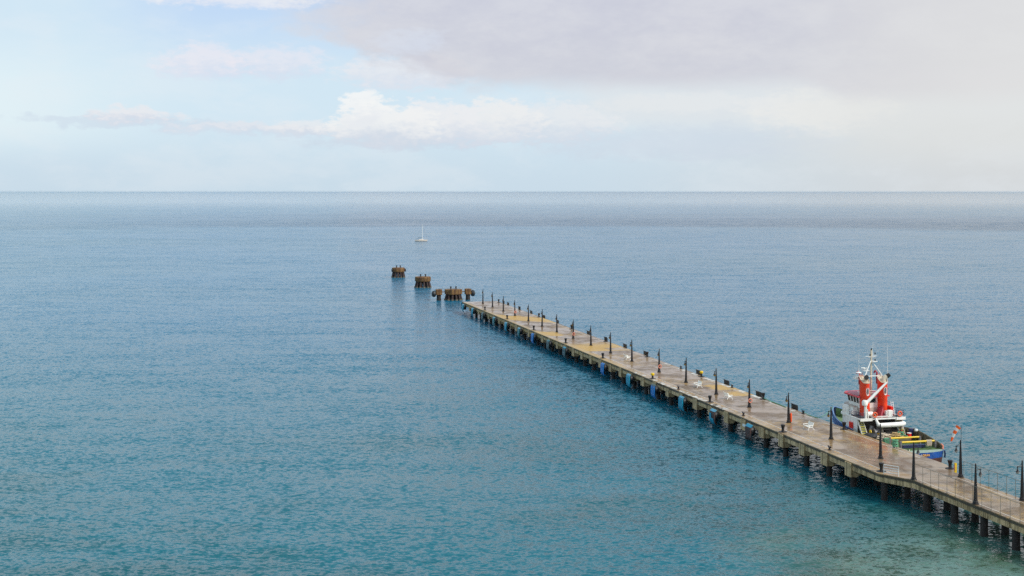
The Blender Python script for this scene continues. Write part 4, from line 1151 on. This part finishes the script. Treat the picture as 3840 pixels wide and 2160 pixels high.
    mb = MB(); mb.tube([(mx, -.2, 14.0), (mx, -.3, 16.2)], [.04, .02], 5); mb.tube([(12.2, 2.15, 10.8), (12.2, 2.15, 14.6)], [.045, .015], 5); mb.tube([(11.5, -2.35, 9.8), (11.5, -2.35, 16.0)], [.045, .015], 5)
    mb.build('whip_antenna', 'white_paint', root)
    mb = MB(); mb.box(12.6, 12.75, .3, 1.5, 12.1, 12.2); mb.lathe([(.25, 11.85), (.3, 11.95), (.25, 12.1)], (12.68, .9, 0), 10); mb.box(12.4, 13.0, .0, 1.2, 11.65, 11.7); mb.tube([(mx, 0, 11.6), (12.7, .8, 11.65)], .05, 5)
    mb.build('radar_scanner', 'white_paint', root)
    MB().lathe([(.05, 0), (.45, .06), (.4, .14), (.1, .2)], (12.3, 2.15, 11.4), 12).build('antenna_disc', 'white_paint', root)
    # ---- crane on the boat deck
    mb = MB(); mb.tube([(9.15, 2.75, 5.0), (9.15, 2.75, 7.2)], [.22, .2], 10); mb.tube([(9.0, 2.35, 5.0), (9.0, 2.5, 6.4)], .1, 6)
    mb.build('crane_post', 'house_white', root)
    MB().lathe([(.2, 6.9), (.42, 7.0), (.45, 7.5), (.3, 7.75)], (9.15, 2.85, 0), 12).build('crane_head', 'white_paint', root)
    MB().tube([(9.1, 2.7, 7.25), (9.1, 1.2, 8.6), (9.0, -.75, 10.35)], [.25, .22, .15], 8).build('crane_boom', 'white_paint', root)
    # ---- blue railings, liferafts, boxes on the boat deck
    mb = MB()
    def rail(pts, h=1.0, n=None):
        for z in (h, h*.66, h*.33): mb.tube([(p[0], p[1], 5.0+z) for p in pts], .03, 5)
        for a, b_ in zip(pts, pts[1:]):
            d = (Vector(b_)-Vector(a)).length; m_ = max(1, int(d/.55))
            for j in range(m_+1): f = j/m_; mb.tube([(a[0]+(b_[0]-a[0])*f, a[1]+(b_[1]-a[1])*f, 5.0), (a[0]+(b_[0]-a[0])*f, a[1]+(b_[1]-a[1])*f, 5.0+h)], .03, 5)
    rail([(11.8, -3.65), (9.0, -3.65), (9.0, -2.4)]); mb.build('blue_railing', 'navy', root)
    mb = MB(); rail([(12.4, 3.65), (9.0, 3.65), (9.0, 3.0)], .85); mb.build('blue_railing', 'navy', root)
    mb = MB(); mb.box(9.55, 10.2, -2.15, -1.35, 5.05, 5.95); mb.box(9.55, 10.1, -1.2, -1.0, 5.05, 5.9); mb.build('equipment_box', 'white_paint', root, bevel=.05)
    MB().tube([(9.7, 2.3, 5.5), (9.7, 1.3, 5.5)], [.4, .4], 14).build('liferaft_canister', 'white_paint', root)
    mb = MB()
    for y in (-2.5, -2.9): mb.tube([(10.4, y, 5.0), (10.9, y, 7.1)], .05, 5)
    for k in range(5): mb.tube([(10.5+k*.08, -2.5, 5.5+k*.36), (10.5+k*.08, -2.9, 5.5+k*.36)], .035, 5)
    mb.build('white_ladder', 'white_paint', root)
    # ---- main deck gear
    mb = MB(); mb.tube([(8.9, 1.15, 4.95), (8.45, 1.15, 4.45), (8.3, 1.05, 4.12), (8.25, .7, 4.02), (8.2, -.3, 4.02), (8.2, -2.1, 4.04), (8.3, -2.95, 4.06), (8.65, -3.4, 4.06), (9.1, -3.55, 4.05)], [.16, .22, .30, .34, .37, .37, .37, .35, .25], 16)
    mb.build('tow_guard_tube', 'white_paint', root)
    mb = MB()
    for y in (.5, -2.7): mb.tube([(8.25, y, 1.95), (8.25, y, 3.8)], .12, 8)
    mb.build('guard_post', 'olive_steel', root)
    mb = MB(); mb.tube([(8.9, .4, 2.9), (8.9, 1.5, 2.9)], .5, 14); mb.tube([(8.9, .35, 2.9), (8.9, .3, 2.9)], .75, 16); mb.tube([(8.9, 1.6, 2.9), (8.9, 1.65, 2.9)], .75, 16); mb.box(8.3, 9.6, .2, 1.8, 1.95, 2.4); mb.tube([(9.2, 1.9, 3.1), (9.2, 1.6, 3.8)], .3, 10)
    mb.build('towing_winch', 'grey_steel', root)
    MB().tube([(8.7, 2.12, 3.0), (8.7, 2.22, 3.0)], .34, 14).build('winch_wheel', 'yellow_paint', root)
    mb = MB(); mb.box(9.2, 10.2, -2.6, -.6, 1.95, 3.1); mb.tube([(9.2, -2.7, 2.6), (9.2, -.5, 2.6)], .45, 12); mb.build('capstan', 'dark_recess', root)
    for (x, y0, y1) in ((3.75, 1.7, -3.0), (.65, 1.75, -3.6)):
        b_ = MB().tube([(x, y0, 2.95), (x, y1, 2.95)], .135, 12).build('tow_bar', 'yellow_paint', root)
        MB().box(x-.16, x+.16, y0, y0+.25, 1.95, 3.05).build('bar_post', 'grey_steel', b_); MB().box(x-.16, x+.16, y1-.25, y1, 1.95, 3.05).build('bar_post', 'grey_steel', b_)
    mb = MB(); mb.prism([(1.1, 1.2), (1.6, 1.2), (1.8, .8), (1.8, -2.3), (1.5, -2.7), (1.0, -2.3)], 1.97, 2.35); mb.build('towing_pins', 'navy', root)
    MB().box(5.3, 7.5, -2.6, 2.4, 1.955, 2.45).build('deck_hatch', 'olive_steel', root, smooth=False, bevel=.04)
    MB().box(6.1, 7.1, 2.7, 3.9, 1.955, 2.56).build('tyre_rack', 'dark_recess', root, smooth=False)
    MB().lathe([(.35, 0), (.35, 1.55), (.28, 1.6)], (7.2, -3.75, 1.95), 14).build('black_bitt', 'navy', root)
    MB().lathe([(.2, 0), (.26, .15), (.2, .35)], (6.4, -4.15, 3.25), 12).build('bulwark_roller', 'white_paint', root)
    for (x, y) in ((3.2, 2.7), (3.9, 2.7)):
        MB().lathe([(.2, 0), (.2, .9), (.28, .95), (.28, 1.05)], (x, y, 1.95), 12).build('deck_bitt', 'grey_steel', root)
    for (x, y, z, m_) in ((16.0, 3.0, 2.6, 'yellow_paint'), (12.2, 3.85, 2.3, 'yellow_paint'), (10.4, 4.1, 2.3, 'navy')):
        MB().lathe([(.12, 0), (.2, .1), (.2, .4), (.1, .5)], (x, y, z), 10).build('deck_bitt', m_, root)
    MB().box(18.3, 19.3, -1.0, .6, 2.4, 4.5).build('windlass_housing', 'bow_green', root, bevel=.05)
    MB().lathe([(.14, 0), (.14, 1.8)], (19.3, .5, 2.5), 8).build('bow_post', 'dark_recess', root)
    mb = MB(); mb.tube([(17.8, .9, 2.9), (18.8, 1.1, 2.9)], .25, 8); mb.build('windlass_drum', 'rope_green', root)
    MB().box(11.1, 12.0, 3.73, 3.95, 3.2, 4.1).build('red_hose_box', 'signal_red', root, smooth=False)
    MB().box(9.95, 10.2, -3.9, -3.75, 3.7, 4.3).build('red_board', 'orange_soft', root, smooth=False)
    # name on the round stern, letters following its curve
    word = 'UL LORAN'
    def sternx(y): return -2.4+.05*y*y
    for i, ch in enumerate(word):
        if ch == ' ': continue
        y = 1.15-i*.27
        text_mesh('name_letter', ch, .40, 'worn_white' if i in (0, 1, 3) else 'worn_gold', root, (sternx(y)-.06, y, 1.58), (R(90), 0, R(-90)), 1.0, .05)
    mb = MB()
    for j in range(5):
        y = .95-j*.25; mb.box(sternx(y)-.05, sternx(y)+.12, y-.1, y+.08, 1.22, 1.33)
    mb.build('worn_port_name', 'worn_gold', root, smooth=False)
    return root
tug()

# things lying on the tug
def tugpos(x, y): return TS+x, TT+y
def rope_heap(name, x, y, z, rx, ry, h, mat, n, lab, cat='rope', r=.055, seed=1):
    rnd = random.Random(seed); s, t = tugpos(x, y)
    mb = MB()
    for k in range(n):
        cx, cy = rnd.gauss(0, rx*.35), rnd.gauss(0, ry*.35); rr = rnd.uniform(.3, .7)
        zc = h*max(0, 1-(cx/rx)**2-(cy/ry)**2)*rnd.uniform(.3, 1)
        a0 = rnd.uniform(0, 6.28); tilt = rnd.uniform(-.3, .3)
        pts = []
        for j in range(12):
            a = a0+j*.5; pts.append((cx+math.cos(a)*rr*rx*.5, cy+math.sin(a)*rr*ry*.5, .06+zc+tilt*math.sin(a)*.2+.05*math.sin(3*a)))
        mb.tube(pts, r, 5)
    mb.tube([(-rx*.6, 0, .0), (0, 0, .05), (rx*.6, 0, .0)], [ry*.2, ry*.55, ry*.2], 8, flat=.5*h/ry)
    o = mb.build(name, mat); place(o, s, t, z); tag(o, lab, cat); return o
rope_heap('rope_heap', 6.6, 1.1, 2.46, 1.0, 1.5, .65, 'rope_pale', 26, 'heap of pale beige rope on the tug aft deck beside the black tyre', seed=2)
rope_heap('rope_heap', 6.2, -.5, 2.46, .9, 1.3, .7, 'rope_beige', 26, 'heap of golden-brown rope in the middle of the tug aft deck', seed=3)
rope_heap('rope_heap', 6.6, -1.7, 2.46, .9, 1.0, .75, 'rope_green', 24, 'heap of green rope on the tug aft deck beside the red drum', seed=4)
rope_heap('rope_heap', 18.2, 1.2, 2.3, .9, .7, .5, 'rope_green', 16, 'heap of green rope on the tug foredeck inside the bow', seed=6)
def rope_hang(name, x, y, z, w, h, mat, lab, axis='y', seed=1, n=9):
    mb = MB(); rnd = random.Random(seed)
    for k in range(n):
        o_ = -w/2+w*k/(n-1); d = rnd.uniform(.8, 1)*h
        p = [(-.17, 0), (-.2, -.3), (-.16, -1), (0, -1.04), (.16, -1), (.2, -.3), (.17, 0), (0, .17)]
        mb.tube([(a, o_, b_*d if b_ < 0 else b_) for a, b_ in p]+[(-.17, o_, 0)], .04, 5)
    o = mb.build(name, mat); s, t = tugpos(x, y); place(o, s, t, z); tag(o, lab, 'rope'); return o
rope_hang('hanging_rope', .65, -2.7, 2.97, .75, .75, 'rope_pale', 'pale rope looped over the aft yellow tow bar of the tug')
rope_hang('hanging_rope', 3.2, 2.7, 3.0, .7, .95, 'rope_green', 'bundle of green rope hung over the bitts at the tug port quarter', seed=5)
def simple(name, x, y, z, lab, cat): s, t = tugpos(x, y); o = empty(name, s, t, z); return tag(o, lab, cat)
o = simple('red_drum', 6.7, -3.15, 1.96, 'red drum with pale lid on the tug aft deck by the black bitt', 'drum')
MB().lathe([(.33, 0), (.33, .45), (.345, .48), (.33, .51), (.33, .98)], n=16).build('barrel', 'signal_red', o); MB().lathe([(.34, .98), (.34, 1.05), (.2, 1.06)], n=16).build('lid', 'worn_white', o)
o = simple('red_buoy', 8.6, -2.9, 1.96, 'small round red buoy under the white guard tube of the tug', 'buoy')
MB().lathe([(.08, .5), (.22, .6), (.27, .85), (.2, 1.1), (.07, 1.2)], n=12).build('float', 'signal_red', o); MB().tube([(0, 0, 0), (0, 0, .55)], .04, 6).build('stem', 'grey_steel', o)
o = simple('tractor_tyre', 6.6, 3.3, 2.55, 'big black tyre lying on the port edge of the tug aft deck', 'tyre')
MB().torus((0, 0, .32), .62, .34, 'z', 20, 10).build('tyre', 'rubber', o); MB().torus((0, 0, .32), .28, .07, 'z', 16, 6).build('rim', 'grey_steel', o)
for x, y, lab in ((8.78, 1.35, 'orange lifebuoy on the port aft rail of the tug boat deck'), (8.78, -2.85, 'orange lifebuoy on the starboard aft rail of the tug boat deck')):
    o = simple('lifebuoy', x, y, 5.55, lab, 'lifebuoy'); o['group'] = 'lifebuoys on the tug aft rail'
    MB().torus((0, 0, 0), .33, .11, 'x', 20, 8).build('ring', 'orange', o)
    mb = MB()
    for k in range(4):
        a = math.pi/4+k*math.pi/2; mb.torus((0, math.cos(a)*.33, math.sin(a)*.33), .12, .02, 'z', 8, 5)
    mb.tube([(.0, -.1, -.1), (0, .1, .12)], .06, 6); mb.build('grab_rope', 'rope_pale', o)
# mooring lines
def line(name, pts, r, mat, lab):
    P = [W(*p) for p in pts]; mb = MB(); c = P[0]
    mb.tube([q-c for q in P], r, 6); o = mb.build(name, mat); o.location = c; tag(o, lab, 'mooring line'); return o
def cat(a, b_, sag, n=14):
    A, B = Vector(a), Vector(b_); return [tuple(A.lerp(B, i/n) - Vector((0, 0, sag*4*(i/n)*(1-i/n)))) for i in range(n+1)]
line('mooring_line', [(49, -5.8, DECK+.25), (46.5, -5.95, DECK+.08), (43.5, -6.0, DECK+.05), (40.5, -5.9, DECK+.05)], .07, 'rope_green', 'short green rope lying along the far deck edge from a black bollard')
line('mooring_line', [(34.1, -5.85, DECK+.3), (32.8, -6.0, DECK+.06), (31, -6.1, DECK+.06), (30.2, -6.32, DECK+.05)] + cat((30.2, -6.34, DECK), (TS+23.4, TT+.5, 4.3), .35), .05, 'rope_green', 'green bow line from the far deck edge to the tug bow')
line('mooring_line', [(6.1, -5.8, DECK+.25), (5.6, -5.5, DECK+.08), (4.8, -5.9, DECK+.05), (4.2, -6.45, DECK-.02)] + cat((4.2, -6.5, DECK-.05), (TS-.6, TT+1.2, 2.1), .45), .05, 'rope_pale', 'pale stern line from the green rope coil to the tug stern')
rope = MB(); rnd = random.Random(9)
for k in range(16):
    rr = rnd.uniform(.28, .42); z = .15+k*.06; pts = [(math.cos(a*.6)*rr, math.sin(a*.6)*rr, z+rnd.uniform(-.05, .05)) for a in range(12)]; rope.tube(pts, .06, 5)
o = rope.build('rope_coil', 'rope_green'); place(o, 6.1, -5.8, DECK+.02); tag(o, 'tall coil of green rope wound on the far-edge cleat beside the tug stern', 'rope')
